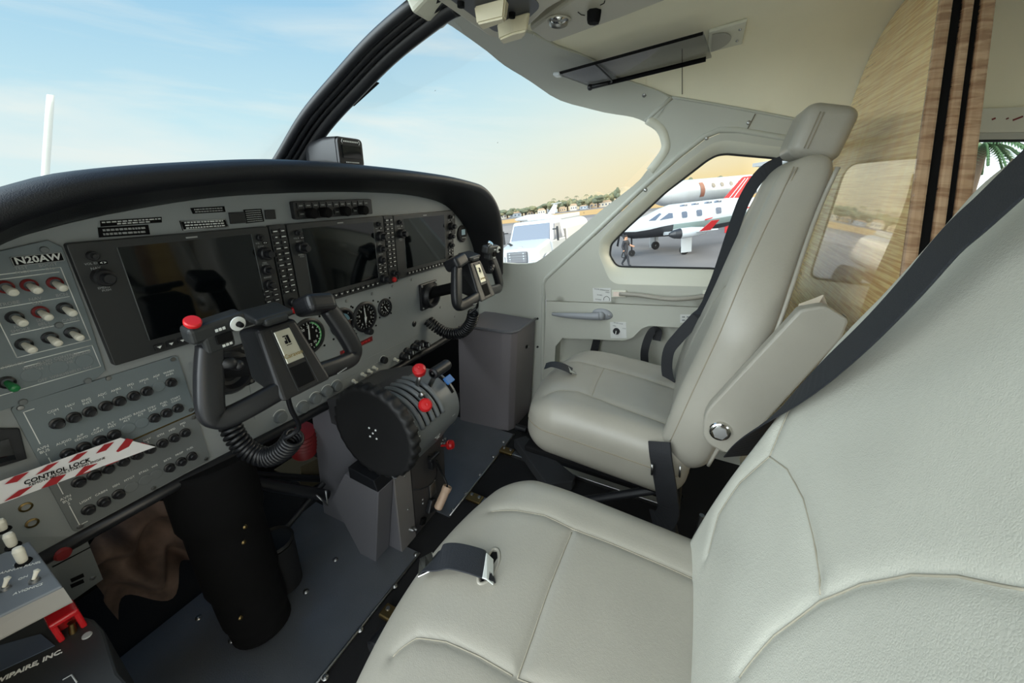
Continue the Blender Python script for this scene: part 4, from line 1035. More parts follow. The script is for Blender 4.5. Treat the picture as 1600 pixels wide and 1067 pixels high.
text_obj('lettering',[ztext('WIPAIRE, INC.',.0086,(2,1062),(88,1021),tz+.001,bold=.0003)],M_white,o)
p=at(114,988,2,tz); gm=mat('red_guard',(170,24,30),.25,coat=.4)
b=MB(); 
R=Matrix.Rotation(math.radians(-6),3,'Z')
gx=.026; gh=.031
b.box(p+R@V((0,.006,gh)),(gx,.026,.008),R,.0025)
for s_ in (-1,1): b.box(p+R@V((s_*(gx/2-.003),.006,gh/2)),(.006,.022,gh),R,.002)
b.box(p+R@V((0,.016,gh/2)),(gx,.005,gh),R,.0015)
g=b.build('handle_guard',gm,o)
b=MB(); b.lathe([(.004,0),(.003,.014),(.004,.016),(0,.017)],p,(.2,0,1),12); b.build('toggle',M_brass,g)
b=MB(); b.lathe([(.005,0),(.0045,.0015),(0,.002)],at(136,993,2,tz),(0,0,1),14); b.build('indicator',M_grey,o)
b=MB(); b.tube([at(*q,2,tz+.0006) for q in [(98,1062),(112,1054),(120,1066)]],.0008,4); b.build('border',M_grey,o)
# ================================================================== far side map box
o=thing('map_box','tall plain grey map box in the far footwell against the wall','storage box',(.64,-.1,0))
pl=[(.520,.0),(.525,-.06),(.540,-.19),(.552,-.225),(.580,-.240),(.752,-.245),(.752,.0)]
b=MB(); b.prism([V((x,y,.0)) for x,y in pl],(0,0,.455),.003); b.build('case',mat('map_box_grey',(116,111,114),.55,bump=.05,bscale=700),o)
b=MB(); b.tube([V((x,y,.458)) for x,y in pl[1:-1]],.006,8); b.build('rim',mat('map_box_rim',(104,104,108),.5),o)
b=MB(); b.box((.665,-.246,.36),(.014,.003,.012)); b.build('latch_hole',M_matte,o)
b=MB(); b.box((.685,-.246,.352),(.012,.003,.006),None,.001); b.build('latch',M_steel,o)
# ================================================================== seats
def seg_dist(p,lines):
    best=9;
    for L_ in lines:
        for (ax,ay),(bx,by) in zip(L_,L_[1:]):
            dx,dy=bx-ax,by-ay; l=dx*dx+dy*dy
            t=0 if l==0 else max(0,min(1,((p[0]-ax)*dx+(p[1]-ay)*dy)/l))
            d=(p[0]-ax-dx*t)**2+(p[1]-ay-dy*t)**2
            if d<best: best=d
    return math.sqrt(best)
def pad(name,matl,M,half,rad,N,seams,deform=None,gw=.0045,gd=.006,parent=None,side_seams=None):
    """upholstered pad: rounded block, grooves along the seams of its top face, then deform(local point, normal)"""
    hx,hy,hz=half; rx,ry,rz=rad; nx,ny,nz=N; bm=bmesh.new(); cache={}
    def vert(px_,py_,pz_):
        k=(round(px_,5),round(py_,5),round(pz_,5))
        if k in cache: return cache[k]
        q=V((px_*hx,py_*hy,pz_*hz)); inn=V((max(-hx+rx,min(hx-rx,q.x)),max(-hy+ry,min(hy-ry,q.y)),max(-hz+rz,min(hz-rz,q.z))))
        d=V(((q.x-inn.x)/rx,(q.y-inn.y)/ry,(q.z-inn.z)/rz))
        if d.length>1e-9: d.normalize()
        p=inn+V((d.x*rx,d.y*ry,d.z*rz)); nrm=d.copy()
        if deform: p=deform(p,nrm)
        if seams and d.z>.15:
            ds=seg_dist((q.x,q.y),seams); p=p-nrm*(gd*.55*math.exp(-(ds/gw)**2)+gd*.55*math.exp(-(ds/(gw*3.2))**2))
        cache[k]=bm.verts.new(M@p); return cache[k]
    lin_=lambda n:[-1+2*i/n for i in range(n+1)]
    X_,Y_,Z_=lin_(nx),lin_(ny),lin_(nz)
    def face(A,B,f):
        for i in range(len(A)-1):
            for j in range(len(B)-1):
                vs=[f(A[i],B[j]),f(A[i+1],B[j]),f(A[i+1],B[j+1]),f(A[i],B[j+1])]
                if len(set(vs))==4:
                    g=bm.faces.new(vs); g.smooth=True
    face(X_,Y_,lambda a,b:vert(a,b,1)); face(X_,Y_,lambda a,b:vert(a,b,-1))
    face(X_,Z_,lambda a,b:vert(a,1,b)); face(X_,Z_,lambda a,b:vert(a,-1,b))
    face(Y_,Z_,lambda a,b:vert(1,a,b)); face(Y_,Z_,lambda a,b:vert(-1,a,b))
    bmesh.ops.recalc_face_normals(bm,faces=bm.faces[:])
    me=bpy.data.meshes.new(name); bm.to_mesh(me); bm.free()
    ob=link_mesh(name,me,matl,parent)
    for L_ in (seams or []):
        pts=[]
        for (ax,ay),(bx,by) in zip(L_,L_[1:]):
            k=max(2,int(math.hypot(bx-ax,by-ay)/.006))
            for i in range(k): pts.append((ax+(bx-ax)*i/k,ay+(by-ay)*i/k))
        P=[]
        for x,y in pts:
            if abs(x)>hx-.0005 or abs(y)>hy-.0005: continue
            q=V((x,y,hz)); inn=V((max(-hx+rx,min(hx-rx,x)),max(-hy+ry,min(hy-ry,y)),hz-rz)); d=V(((x-inn.x)/rx,(y-inn.y)/ry,1)); d.normalize()
            p=inn+V((d.x*rx,d.y*ry,d.z*rz)); n_=d.copy()
            if deform: p=deform(p,n_)
            P.append(M@(p-n_*(gd*1.1-.0006)))
        if len(P)>2:
            b=MB(); b.tube(P,.0010,5); b.build('seam',mat('seam_thread',(150,144,128),.85),ob)
    return ob
def ribbon(mb,pts,w,ups,th=.0022):
    """strap along pts, flat face normal given per point"""
    pts=[V(p) for p in pts]; n=len(pts); rings=[]
    for i,p in enumerate(pts):
        t=(pts[min(i+1,n-1)]-pts[max(i-1,0)]).normalized(); u=V(ups[i] if isinstance(ups,list) else ups); u=(u-t*u.dot(t)).normalized(); s=t.cross(u)
        ww=w[i] if isinstance(w,list) else w
        rings.append([mb.bm.verts.new(p+s*a*ww/2+u*b_*th/2) for a,b_ in ((-1,-.3),(-1,.3),(-.96,1),(.96,1),(1,.3),(1,-.3),(.96,-1),(-.96,-1))])
    for A,B in zip(rings,rings[1:]):
        for k in range(8):
            g=mb.bm.faces.new([A[k],A[(k+1)%8],B[(k+1)%8],B[k]]); g.smooth=False; g.material_index=mb.mi
    mb.bm.faces.new(rings[0][::-1]); mb.bm.faces.new(rings[-1])
    return mb
def seat(cx,jy,recl,zc,label,cs_px,bs_px,hi,back_h=.62,NAR=.26,BT=.062,TT=0.0,HX=.108,HS=0.0):
    """cx centre, jy y of the cushion/back crease, zc cushion top height"""
    o=thing('pilot_seat',label,'seat',(cx,jy+.15,0))
    # cushion: centre of the block
    hx,hy,hz=.245,.235,.085
    Mc=Matrix.Translation(V((cx,jy+.165,zc-hz)))@Matrix.Rotation(math.radians(3),4,'X')
    inv=Mc.inverted(); pl_n=(Mc.to_3x3()@V((0,0,1))); pl_p=Mc@V((0,0,hz))
    sm=[[tuple((inv@at_plane(x,y,pl_p,pl_n))[:2]) for x,y in L_] for L_ in cs_px]
    def dc(p,n):
        u,v=p.x/hx,p.y/hy
        p=p.copy(); up=max(0,n.z)
        p.z+=up*(.010*(1-u*u)*(1-v*v)+.016*abs(u)**3*(1-max(0,v)**4)-.02*max(0,v)**3)
        p.y-=.045*u*u*smooth01((v+.2)/1.1)
        p.z+= (1-up)*0
        return p
    N=(130,130,22) if hi else (80,80,16)
    pad('seat_cushion',M_leather2,Mc,(hx,hy,hz),(.065,.075,.06),N,sm,dc,parent=o,gw=.004 if hi else .005,gd=.0045)
    # side stitching line of the cushion
    b=MB(); pts=[]
    for k in range(26): pts.append(dc(V((-hx-.0006,-hy*.9+(2*hy*.9-.07)*k/25,.014)),V((-1,0,0))))
    for k in range(16):
        t=math.pi/2*k/15; pts.append(dc(V((-hx+.065-.0656*math.cos(t),hy-.075+.0756*math.sin(t),.014-.012*k/15)),V((-math.cos(t),math.sin(t),0))))
    for k in range(1,16): pts.append(dc(V((-hx+.065+(2*hx-.13)*k/15,hy+.0006,.002)),V((0,1,0))))
    pts=[Mc@p for p in pts]
    b.tube(pts,.0016,6); b.build('stitching',mat('dark_thread',(140,132,114),.8),o)
    # backrest
    th=math.radians(recl); up_=V((0,-math.sin(th),math.cos(th))); nr=V((0,math.cos(th),math.sin(th)))
    bh=back_h/2; bw=.25; bt=BT
    ctr_=V((cx,jy,zc-.07))+up_*bh-nr*bt
    Mb=Matrix((V((-1,0,0)),up_,nr)).transposed().to_4x4(); Mb.translation=ctr_
    invb=Mb.inverted(); fp=Mb@V((0,0,bt))
    sb=[[tuple((invb@at_plane(x,y,fp,nr))[:2]) for x,y in L_] for L_ in bs_px]
    def wfac(v): 
        return 1-NAR*smooth01((v+.05)/.98)-.05*smooth01((-v-.6)/.4)
    def db(p,n):
        v=p.y/bh; p=p.copy(); u=p.x/bw; f=max(0,n.z)
        p.z+=f*(.030*abs(u)**2.5*(1-smooth01((v-.2)/.7)*.7)+.016*math.exp(-((v+.45)/.30)**2)*(1-u*u)+.008*(1-u*u))
        p.x*=wfac(v)
        if p.z<0: p.z*=1-TT*smooth01((v+.3)/1.2)
        return p
    N=(130,150,18) if hi else (80,100,16)
    bk=pad('backrest',M_leather if hi else M_leather2,Mb,(bw,bh,bt),(.05,.07,.05),N,sb,db,parent=o,gw=.0038 if hi else .005,gd=.004)
    # double stitching and rear piping along both side edges
    for s in (-1,1):
        for off in (.0,.006):
            b=MB(); pts=[]
            for k in range(50):
                v=-.80+1.72*k/49; q=db(V((s*(bw-.017-off*0),v*bh,bt-.016-off)),V((s*.7,0,.7))); q.x+=s*.0
                d_=V((s*.75,0,.66)); inn=V((s*(bw-.05),v*bh,bt-.05)); q=inn+V((d_.x*.0505,0,d_.z*.0505))+V((0,0,-off)); q=db(q,d_); pts.append(Mb@q)
            b.tube(pts,.0011,5); b.build('stitching',MATS['dark_thread'],bk)
        b=MB(); pts=[Mb@db(V((s*(bw-.004),(-.85+1.8*k/39)*bh,-bt+.012)),V((s,0,0))) for k in range(40)]
        b.tube(pts,.004,8); b.build('piping',M_leather2,bk)
    # headrest
    hc=Mb@V((0,bh+.042,.0))
    Mh=Mb.copy(); Mh.translation=hc+nr*.010+V((HS,0,0))
    def dh(p,n):
        p=p.copy(); v=p.y/.055; p.x*=1-.05*max(0,v); p.z*=1.0; return p
    hd_=pad('headrest',M_leather2,Mh,(HX,.050,.046),(.022,.020,.026),(30,20,20),None,dh,parent=o)
    for s in (-1,1):
        for off in (0,.006):
            b=MB(); pts=[Mh@V((s*(.1455-.0012),y,z)) for y,z in ((-.050,.020-off),(-.02,.022-off),(.02,.022-off),(.048,.020-off))]
            pts=[Mh@V((s*(HX-.0045)*(1-.05*max(0,y/.056))+s*.0050,y,.020-off)) for y in [-.032+.064*k/12 for k in range(13)]]
            b.tube(pts,.0011,5); b.build('stitching',MATS['dark_thread'],hd_)
        b=MB(); b.cyl(Mb@V((s*.06,bh-.03,-.01)),Mb@V((s*.06,bh+.02,-.01)),.006,seg=12); b.build('headrest_post',M_chrome,o)
    return o,Mc,Mb,bh,bw,bt,db,nr,up_
cs1=[[(592,1000),(605,994),(640,985),(690,998),(745,1026),(806,1063)],[(806,1063),(830,1000),(860,915),(892,830)],[(760,788),(800,793),(845,805),(892,829),(960,855),(1040,888),(1110,918)],[(806,1063),(900,1100)]]
bs1=[[(1222,722),(1245,740),(1268,785),(1285,845),(1297,905),(1301,950)],[(1222,722),(1238,685),(1262,635),(1292,580),(1340,515),(1420,420),(1520,320)],[(1222,722),(1180,765),(1145,815),(1122,880)],[(1190,1080),(1240,1010),(1301,949),(1360,920),(1440,907),(1520,915),(1600,938),(1680,960)]]
PS,Mc1,Mb1,bh1,bw1,bt1,db1,nr1,up1=seat(-.365,-.905,13,.452,'big cream leather seat in the foreground with black shoulder strap across its back',cs1,bs1,True,.70,.15)
cs2=[[(943,577),(934,596),(922,621)],[(862,556),(900,562),(943,577),(1000,592),(1060,610)],[(840,606),(870,606),(900,612),(922,621),(980,643),(1050,667)]]
bs2=[[(1150,441),(1135,449),(1118,475),(1100,520),(1086,560)]]
CS,Mc2,Mb2,bh2,bw2,bt2,db2,nr2,up2=seat(.368,-.835,9,.437,'cream leather seat on the far side, between the door and the wooden divider',cs2,bs2,False,.715,.46,.052,.35,.078,.010)
# ---- hinge cover and bolt on the near side of the far seat
b=MB(); X0=.088
pl=rounded_poly([at(x,y,0,X0) for x,y in [(1250,484),(1290,477),(1328,500),(1316,530),(1145,716),(1098,690),(1100,645)]],[.006,.010,.008,.01,.03,.022,.026],6)
b.prism(pl,(.030,0,0),.005,3); hc=b.build('hinge_cover',M_leather2,CS)
bp=at(1125,673,0,X0); b=MB(); b.lathe([(.021,0),(.022,.002),(.020,.006),(.017,.0075),(0,.008)],bp,(-1,0,0),24); bo=b.build('bolt_cap',M_chrome,hc)
b=MB(); b.lathe([(.0155,0),(.0145,.004),(0,.0042)],bp-V((.0072,0,0)),(-1,.15,.1),6); b.build('hex_head',M_steel,bo)
b=MB(); ribbon(b,[at(1258,500,0,.13),at(1262,478,0,.14),at(1275,470,0,.15),at(1282,488,0,.16)],.03,(-.8,.5,.2)); b.build('loop_strap',mat('pale_strap',(190,178,160),.7),CS)
# ---- black seat frames
def frame(o,cx,jy):
    for sx in (-1,1):
        x=cx+sx*.19
        for nm,p0,p1,r in (('frame_tube',(x,jy+.30,.06),(x,jy-.02,.27),.012),('frame_tube',(x,jy+.28,.07),(x,jy-.02,.10),.009),('frame_tube',(x,jy-.02,.28),(x,jy-.10,.05),.012)):
            b=MB(); b.cyl(p0,p1,r,seg=14); b.build(nm,M_blk,o)
        b=MB(); b.box((x,jy+.15,.030),(.03,.46,.03),None,.004); b.build('slide_rail',M_matte,o)
        b=MB(); b.cyl((x-.012,jy+.30,.06),(x+.012,jy+.30,.06),.018,seg=18); b.build('pivot',M_matte,o)
    b=MB(); b.box((cx,jy+.17,.272),(.42,.40,.02),None,.006); b.build('seat_pan',M_matte,o)
    b=MB(); b.cyl((cx-.2,jy-.06,.20),(cx+.2,jy-.06,.20),.012,seg=12); b.build('cross_tube',M_blk,o)
frame(PS,-.365,-.905); frame(CS,.36,-.835)
b=MB(); b.cyl(at(606,990,2,.20),at(585,1018,2,.20),.018,.020,seg=18,bev=.003); b.build('adjuster_handle',M_blk,PS)
# ---- strap slot and crotch strap on both cushions
def on_c(M,px,py,h=.0):
    n=M.to_3x3()@V((0,0,1)); return at_plane(px,py,M@V((0,0,.085+.008+h)),n)
n1=Mc1.to_3x3()@V((0,0,1))
b=MB(); b.tube(catmull([on_c(Mc1,*q,-.004) for q in [(778,860),(779,880),(766,905),(750,912),(748,900),(757,880),(768,860)]],6,True),.003,6,closed=True); b.build('slot_piping',M_leather2,PS)
b=MB(); b.bm.faces.new([b.bm.verts.new(on_c(Mc1,*q,-.003)) for q in [(778,862),(778,880),(766,903),(752,909),(750,899),(758,880),(768,862)]]); b.build('slot',M_matte,PS)
b=MB(); ribbon(b,catmull([on_c(Mc1,*q,h) for q,h in (((768,890),-.002),((757,882),.012),((735,874),.016),((705,868),.014),((684,872),.006),((672,878),-.012))],5),.044,n1); st=b.build('crotch_strap',M_navy,PS)
b=MB(); ribbon(b,[on_c(Mc1,*q,h) for q,h in (((770,893),.001),((761,885),.012),((757,883),.014))],.040,n1); b.build('white_label',M_white,st)
b=MB(); ribbon(b,[on_c(Mc1,*q,h) for q,h in (((676,876),-.004),((665,882),-.010),((655,887),-.016))],.03,n1); b.build('metal_tongue',M_chrome,st)
n2=Mc2.to_3x3()@V((0,0,1))
b=MB(); ribbon(b,catmull([on_c(Mc2,*q,h) for q,h in (((894,580),.004),((880,573),.014),((864,569),.012),((852,572),.0))],4),.044,n2); st=b.build('crotch_strap',M_navy,CS)
b=MB(); ribbon(b,[on_c(Mc2,*q,h) for q,h in (((896,581),.0),((892,579),.006),((889,577),.010))],.040,n2); b.build('metal_tongue',M_chrome,st)
# ---- belts (hang on, so things of their own)
def bp_(px,py,h):
    p0=Mb1@V((0,0,bt1+h)); return at_plane(px,py,p0,nr1)
cl=[(1660,215,.05),(1600,270,.048),(1535,331,.046),(1485,377,.045),(1418,454,.042),(1345,530,.036),(1268,599,.028),(1212,646,.02),(1172,686,.008),(1152,712,-.012)]
pts=catmull([bp_(*c) for c in cl],6)
ups=[]; 
for i in range(len(pts)):
    t=i/(len(pts)-1); a=smooth01((t-.60)/.4)*1.25; ups.append(nr1*math.cos(a)+V((1,0,0))*math.sin(a))
b=MB(); ribbon(b,pts,.047,ups); b2=b
bb=b.build('shoulder_belt',M_navy); tag(bb,'wide black shoulder belt lying across the back of the foreground seat','seat belt')
# far seat shoulder belt running down the far front edge of its back
pts=catmull([at(x,y,0,X) for x,y,X in ((1222,256,.46),(1190,272,.48),(1165,308,.49),(1148,352,.50),(1132,400,.505),(1115,448,.51),(1095,488,.51),(1062,525,.505),(1045,548,.50),(1042,580,.49),(1050,606,.47))],5)
ups=[V((-.55,.75,.2)) if i<len(pts)*.6 else V((-.75,.4,.1)) for i in range(len(pts))]
b=MB(); ribbon(b,pts,[.045]*int(len(pts)*.55)+[.038]*(len(pts)-int(len(pts)*.55)),ups); bb=b.build('shoulder_belt',M_belt); tag(bb,'black shoulder belt hanging down the far seat back towards the door','seat belt')
# buckle strap between the seats
pts=catmull([at(x,y,0,X) for x,y,X in ((1030,690,.125),(1032,712,.112),(1037,742,.105),(1042,775,.10),(1044,800,.10),(1034,815,.115),(1020,812,.14))],5)
b=MB(); ribbon(b,pts,.055,(-.85,.35,.25),.006); o=thing('buckle_strap','black buckle strap with metal clip hanging at the near side of the far seat','seat belt',pts[0]); b.build('strap',M_belt,o)
for x,y in ((1019,725),(1063,728)):
    b=MB(); p=at(x,y,0,.10); b.tube([p,p+V((.0,-.004,-.03))],.003,6); b.build('clip',M_steel,o)
# headset box and lever between the seats
p=at(1045,818,2,.12); o=thing('intercom_box','small black cable box on the floor between the seats','box',p); b=MB(); b.box(p,(.05,.03,.02),Matrix.Rotation(.5,3,'Z'),.004); b.build('case',M_blk,o)
b=MB(); b.tube(catmull([p,p+V((.05,.0,.02)),p+V((.10,-.02,.03)),p+V((.13,-.03,.0))],6),.002,6); b.build('cable',M_cord,o)
b=MB(); q=at(1092,822,2,.14); b.cyl(q+V((0,0,-.05)),q+V((0,0,.04)),.007,seg=12); b.build('upright_pin',M_steel,o)
# dark floor cover beside the far seat and seat tracks on the carpet
o=thing('floor_flap','dark grey carpeted flap lying beside the far seat','carpet flap',at(850,716,2,.04))
b=MB(); b.prism([at(x,y,2,.05) for x,y in [(803,686),(822,680),(900,744),(895,752),(855,757)]],(0,0,-.04),.004); b.build('flap',mat('charcoal_carpet',(46,47,49),.95,bump=.6,bscale=900),o)
for lab,q,x0 in (('seat track with brassy end by the corner of the near floor plate',(612,962),None),('seat track with brassy end between the two seats',(742,780),None),('seat track with brassy end at the corner of the far floor plate',(792,706),None)):
    p=at(*q,2,.012); o=thing('seat_track',lab,'rail',(p.x,p.y,0),'floor seat tracks')
    b=MB(); b.box((p.x+.005,p.y-.30,.009),(.028,.62,.018),None,.003); b.build('rail',M_steel,o)
    b=MB(); b.box((p.x,p.y,.016),(.034,.055,.014),None,.004); b.build('end_stop',M_brass,o)
    for k in (-1,1):
        b=MB(); b.lathe([(.006,0),(.005,.004),(0,.005)],V((p.x+.004,p.y+k*.014,.023)),(0,0,1),8); b.build('bolt',M_steel,o)
b=MB(); q=at(806,667,2,.03); b.cyl(q,q+V((.0,-.05,.0)),.014,seg=14); b.tube([q+V((0,-.05,0)),q+V((.03,-.08,.03))],.006,8); tag(b.build('seat_latch',M_blk),'black latch tube on the floor by the foot of the map box','latch')
# ================================================================== wooden divider behind the far seat
def wood(name,c1,c2,streak,sc,rough=.25,coat=1.0):
    m=bpy.data.materials.new(name); m.use_nodes=True; nt=m.node_tree; b=nt.nodes['Principled BSDF']
    tc=nt.nodes.new('ShaderNodeTexCoord'); mp=nt.nodes.new('ShaderNodeMapping'); mp.inputs['Scale'].default_value=sc
    no=nt.nodes.new('ShaderNodeTexNoise'); no.inputs['Scale'].default_value=1; no.inputs['Detail'].default_value=3; no.inputs['Distortion'].default_value=.8
    n2=nt.nodes.new('ShaderNodeTexNoise'); n2.inputs['Scale'].default_value=9; n2.inputs['Detail'].default_value=4
    m3=nt.nodes.new('ShaderNodeMapping'); m3.inputs['Scale'].default_value=(4,4,.6)
    L=nt.links.new; L(tc.outputs['Object'],mp.inputs['Vector']); L(mp.outputs[0],no.inputs['Vector']); L(tc.outputs['Object'],m3.inputs['Vector']); L(m3.outputs[0],n2.inputs['Vector'])
    r=nt.nodes.new('ShaderNodeValToRGB'); e=r.color_ramp.elements; e[0].position=.36; e[1].position=.60; e[0].color=lin(streak); e[1].color=lin(c1)
    L(no.outputs['Fac'],r.inputs['Fac'])
    mx=nt.nodes.new('ShaderNodeMix'); mx.data_type='RGBA'; mx.blend_type='MULTIPLY'; mx.inputs['Factor'].default_value=.4
    r2=nt.nodes.new('ShaderNodeValToRGB'); e=r2.color_ramp.elements; e[0].position=.35; e[1].position=.65; e[0].color=lin(c2); e[1].color=(1,1,1,1)
    L(n2.outputs['Fac'],r2.inputs['Fac']); L(r.outputs['Color'],mx.inputs[6]); L(r2.outputs['Color'],mx.inputs[7]); L(mx.outputs[2],b.inputs['Base Color'])
    b.inputs['Roughness'].default_value=rough; b.inputs['Coat Weight'].default_value=coat; b.inputs['Coat Roughness'].default_value=.02; b.inputs['Coat IOR'].default_value=2.1
    MATS[name]=m; return m
M_maple=wood('curly_maple_veneer',(255,228,164),(248,222,176),(216,172,112),(6,6,210))
M_maple2=wood('brown_maple_edge',(194,160,128),(210,186,160),(150,114,86),(14,14,90))
YD=-1.12
def sect(y,z0=.03,inset=.004):
    out=[]; a=half_w(y)-inset
    for z in (z0,.3,.6,.85): out.append((a,z))
    for k in range(1,40):
        psi=math.radians(90*k/40); r=shell_r(psi,y)-inset; p=(r*math.cos(psi),ZC+r*math.sin(psi))
        out.append(p)
    return out
def edge_x(z): return .066+.62*(z-.837) if z>.78 else .031
o=thing('cabin_divider','glossy curly maple cabin divider with stacked brown edges behind the far seat','divider',(.45,YD,0))
def dpoly(y,xin=0.0,zt=None):
    S=[p for p in sect(y) if p[0]>edge_x(p[1])+xin+.01]
    zt=S[-1][1]
    inner=[(edge_x(z)+xin,z) for z in [zt-.001,1.2,1.05,.95,.85,.78,.4,.03]]
    return [V((x,y,z)) for x,z in S+inner]
b=MB(); b.prism(dpoly(YD,.004),(0,-.012,0)); b.build('veneer_panel',M_maple,o)
def strip(y,th,w,m,nm,r=.004):
    b=MB(); L_=[(edge_x(z),z) for z in [1.395,1.3,1.2,1.1,1.0,.9,.82,.78,.5,.03]]
    pl=[V((x,y,z)) for x,z in L_]+[V((x+w,y,z)) for x,z in L_[::-1]]
    b.prism(pl,(0,-th,0),r,2); return b.build(nm,m,o)
strip(YD+.002,.018,.016,M_maple2,'edge_trim',.005)
strip(YD-.0165,.012,.03,M_matte,'slot',.0) and None
strip(YD-.029,.014,.40,M_maple2,'sliding_panel',.004)
strip(YD-.0435,.008,.03,M_matte,'slot',.0)
strip(YD-.052,.018,.36,M_maple2,'sliding_panel',.004)
for ob in [c for c in o.children if c.name.startswith('slot')]: ob.location=ob.location+V((.008,0,0))
# ================================================================== overhead consoles
ZO=1.272
def op(x,y,z=ZO): return at(x,y,2,z)
M_over=mat('overhead_plastic',(176,172,156),.5,bump=.1,bscale=700)
M_ovdark=mat('overhead_dark',(60,62,66),.5,bump=.05,bscale=700)
o=thing('overhead_console','pale overhead console at the top edge with dark face and two beige handles','overhead console',(0,-.42,1.29))
rp=[op(*q) for q in [(772,63),(822,46),(858,13),(884,0)]]
ip=[op(*q) for q in [(776,51),(812,40),(846,9)]]
R_=[(p.x,p.y) for p in rp]; x0,y0_=R_[0]
full=[V((max(.004,x),y)) for x,y in R_]
full=full+[V((-p.x,p.y)) for p in full[::-1]]
full=rounded_poly(full,.03,4)
b=MB(); b.prism([V((p.x,p.y,ZO)) for p in full],(0,0,.085),.006,2); b.build('housing',M_over,o)
ctr2=V((0,sum(p.y for p in full)/len(full)))
inn=[V((p.x,p.y)) for p in ip]; inn=rounded_poly(inn+[V((-p.x,p.y)) for p in inn[::-1]],.02,4)
b=MB(); b.prism([V((p.x,p.y,ZO-.001)) for p in inn],(0,0,.004)); b.build('face_plate',M_ovdark,o)
def handle(pts,z0,z1,nm):
    b=MB(); top=[op(*q,ZO) for q in pts]; low=[op(*q,ZO) for q in pts]; c=sum(top,V())/len(top)
    lo=[V((c.x+(p.x-c.x)*.8,c.y+(p.y-c.y)*.85,ZO-.026)) for p in top]
    t=bmesh.new(); A=[t.verts.new(p) for p in top];B=[t.verts.new(p) for p in lo]; n=len(A)
    t.faces.new(A);t.faces.new(B[::-1])
    for i in range(n): t.faces.new([A[i],B[i],B[(i+1)%n],A[(i+1)%n]])
    bmesh.ops.recalc_face_normals(t,faces=t.faces[:]); bmesh.ops.bevel(t,geom=t.edges[:],offset=.003,segments=2,affect='EDGES'); b.merge(t,None,smooth=False)
    return b.build(nm,mat('beige_selector',(205,196,165),.45),o)
handle([(740,8),(790,-6),(796,4),(752,22)],0,0,'fuel_selector')
handle([(776,36),(800,24),(829,16),(822,34),(784,47)],0,0,'fuel_selector')
for q in ((800,19),(720,2)):
    b=MB(); knob_p=op(*q,ZO); b.lathe([(.006,0),(.006,.008),(0,.009)],knob_p,(0,0,-1),14); b.build('knob',M_matte,o)
# pale post cap in front
b=MB(); b.box((0,-.305,1.292),(.09,.05,.035),Matrix.Rotation(-.5,3,'X'),.006); b.build('post_cap',M_trimw,o)
o=thing('air_outlet_housing','beige overhead air housing with chrome eyeball outlet and black knob','air outlet',(.2,-.6,1.31))
pr=[op(*q,1.281) for q in [(827,47),(858,67),(872,64),(980,25),(1075,-12),(1010,-70),(893,0)]]
pl=[V((p.x,p.y)) for p in pr]
pl=rounded_poly(pl,[.01,.012,.012,.01,.01,.01,.01],4)
b=MB(); b.prism([V((p.x,p.y,1.281)) for p in pl],(0,0,.075),.005,2); b.build('housing',M_over,o)
c=op(873,29,1.281); b=MB(); b.lathe([(.021,0),(.023,.002),(.021,.004),(.0185,.003)],c,(0,0,-1),28); b.build('outlet_ring',M_over,o)
b=MB(); b.ball(c+V((0,0,.006)),.0175); b.build('eyeball',M_chrome,o)
b=MB(); b.lathe([(.0176,-.004),(.0180,.0),(.0176,.004)],c+V((0,0,-.004)),(.6,.2,-.7),24); b.build('eyeball_band',M_steel,o)
c=op(929,17,1.281); b=MB(); b.lathe([(.013,0),(.012,.012),(.010,.018),(0,.0185)],c,(0,0,-1),7); b.build('dimmer_knob',M_matte,o)
b=MB(); b.tube([op(*q,1.2805) for q in [(903,19),(908,23),(914,24)]],.0008,4); b.tube([op(*q,1.2805) for q in [(938,8),(944,5),(945,1)]],.0008,4); b.build('marking',M_matte,o)
# ---- sun visor and its mounting plate
def S3(px,py,off): return shell_pt(*shell_hit(px,py),off)
smoke=glass('smoked_visor',(.68,.68,.70),.05,rough=.02)
o=thing('sun_visor','smoked see-through sun visor with black edge rod under the headliner','sun visor',S3(1000,70,.02))
VQ=[S3(868,93,.035),S3(925,117,.035),S3(1113,71,.03),S3(1100,28,.03)]
b=MB(); b.prism(VQ,(0,0,.004)); b.build('blade',smoke,o)
b=MB(); b.tube([VQ[1].lerp(VQ[2],.12),VQ[1].lerp(VQ[2],.96)],.006,8); b.build('edge_rod',M_matte,o)
b=MB(); b.tube([VQ[0],VQ[3]],.0035,8); b.build('edge_strip',M_matte,o)
b=MB(); b.tube([VQ[1]+V((0,.004,0)),VQ[1].lerp(VQ[2],.16)],[.007,.006],8); b.ball(VQ[1]+V((0,.004,0)),.009); b.build('pivot_arm',M_blk,o)
b=MB(); b.tube(catmull([VQ[1].lerp(VQ[2],.14),VQ[1].lerp(VQ[2],.2)+V((-.02,0,0)),VQ[0].lerp(VQ[3],.3)],6),.0025,6); b.build('spring_arm',M_blk,o)
b=MB(); b.box(VQ[0].lerp(VQ[1],.05),(.03,.02,.008),None,.003); b.build('clip',mat('clear_clip',(190,196,200),.15),o)
o=thing('speaker_plate','pale speaker plate with perforated half round grille beside the visor','speaker',S3(1140,50,.0))
q4=[S3(1108,45,.008),S3(1168,27,.008),S3(1160,64,.008),S3(1106,78,.008)]
nrm_=(q4[1]-q4[0]).cross(q4[3]-q4[0]).normalized()
if nrm_.z>0: nrm_=-nrm_
b=MB(); b.prism(q4,nrm_*-.008,.002); b.build('plate',M_trimw,o)
def q4uv(u,v): return (q4[0]*(1-u)+q4[1]*u)*(1-v)+(q4[3]*(1-u)+q4[2]*u)*v+nrm_*.001
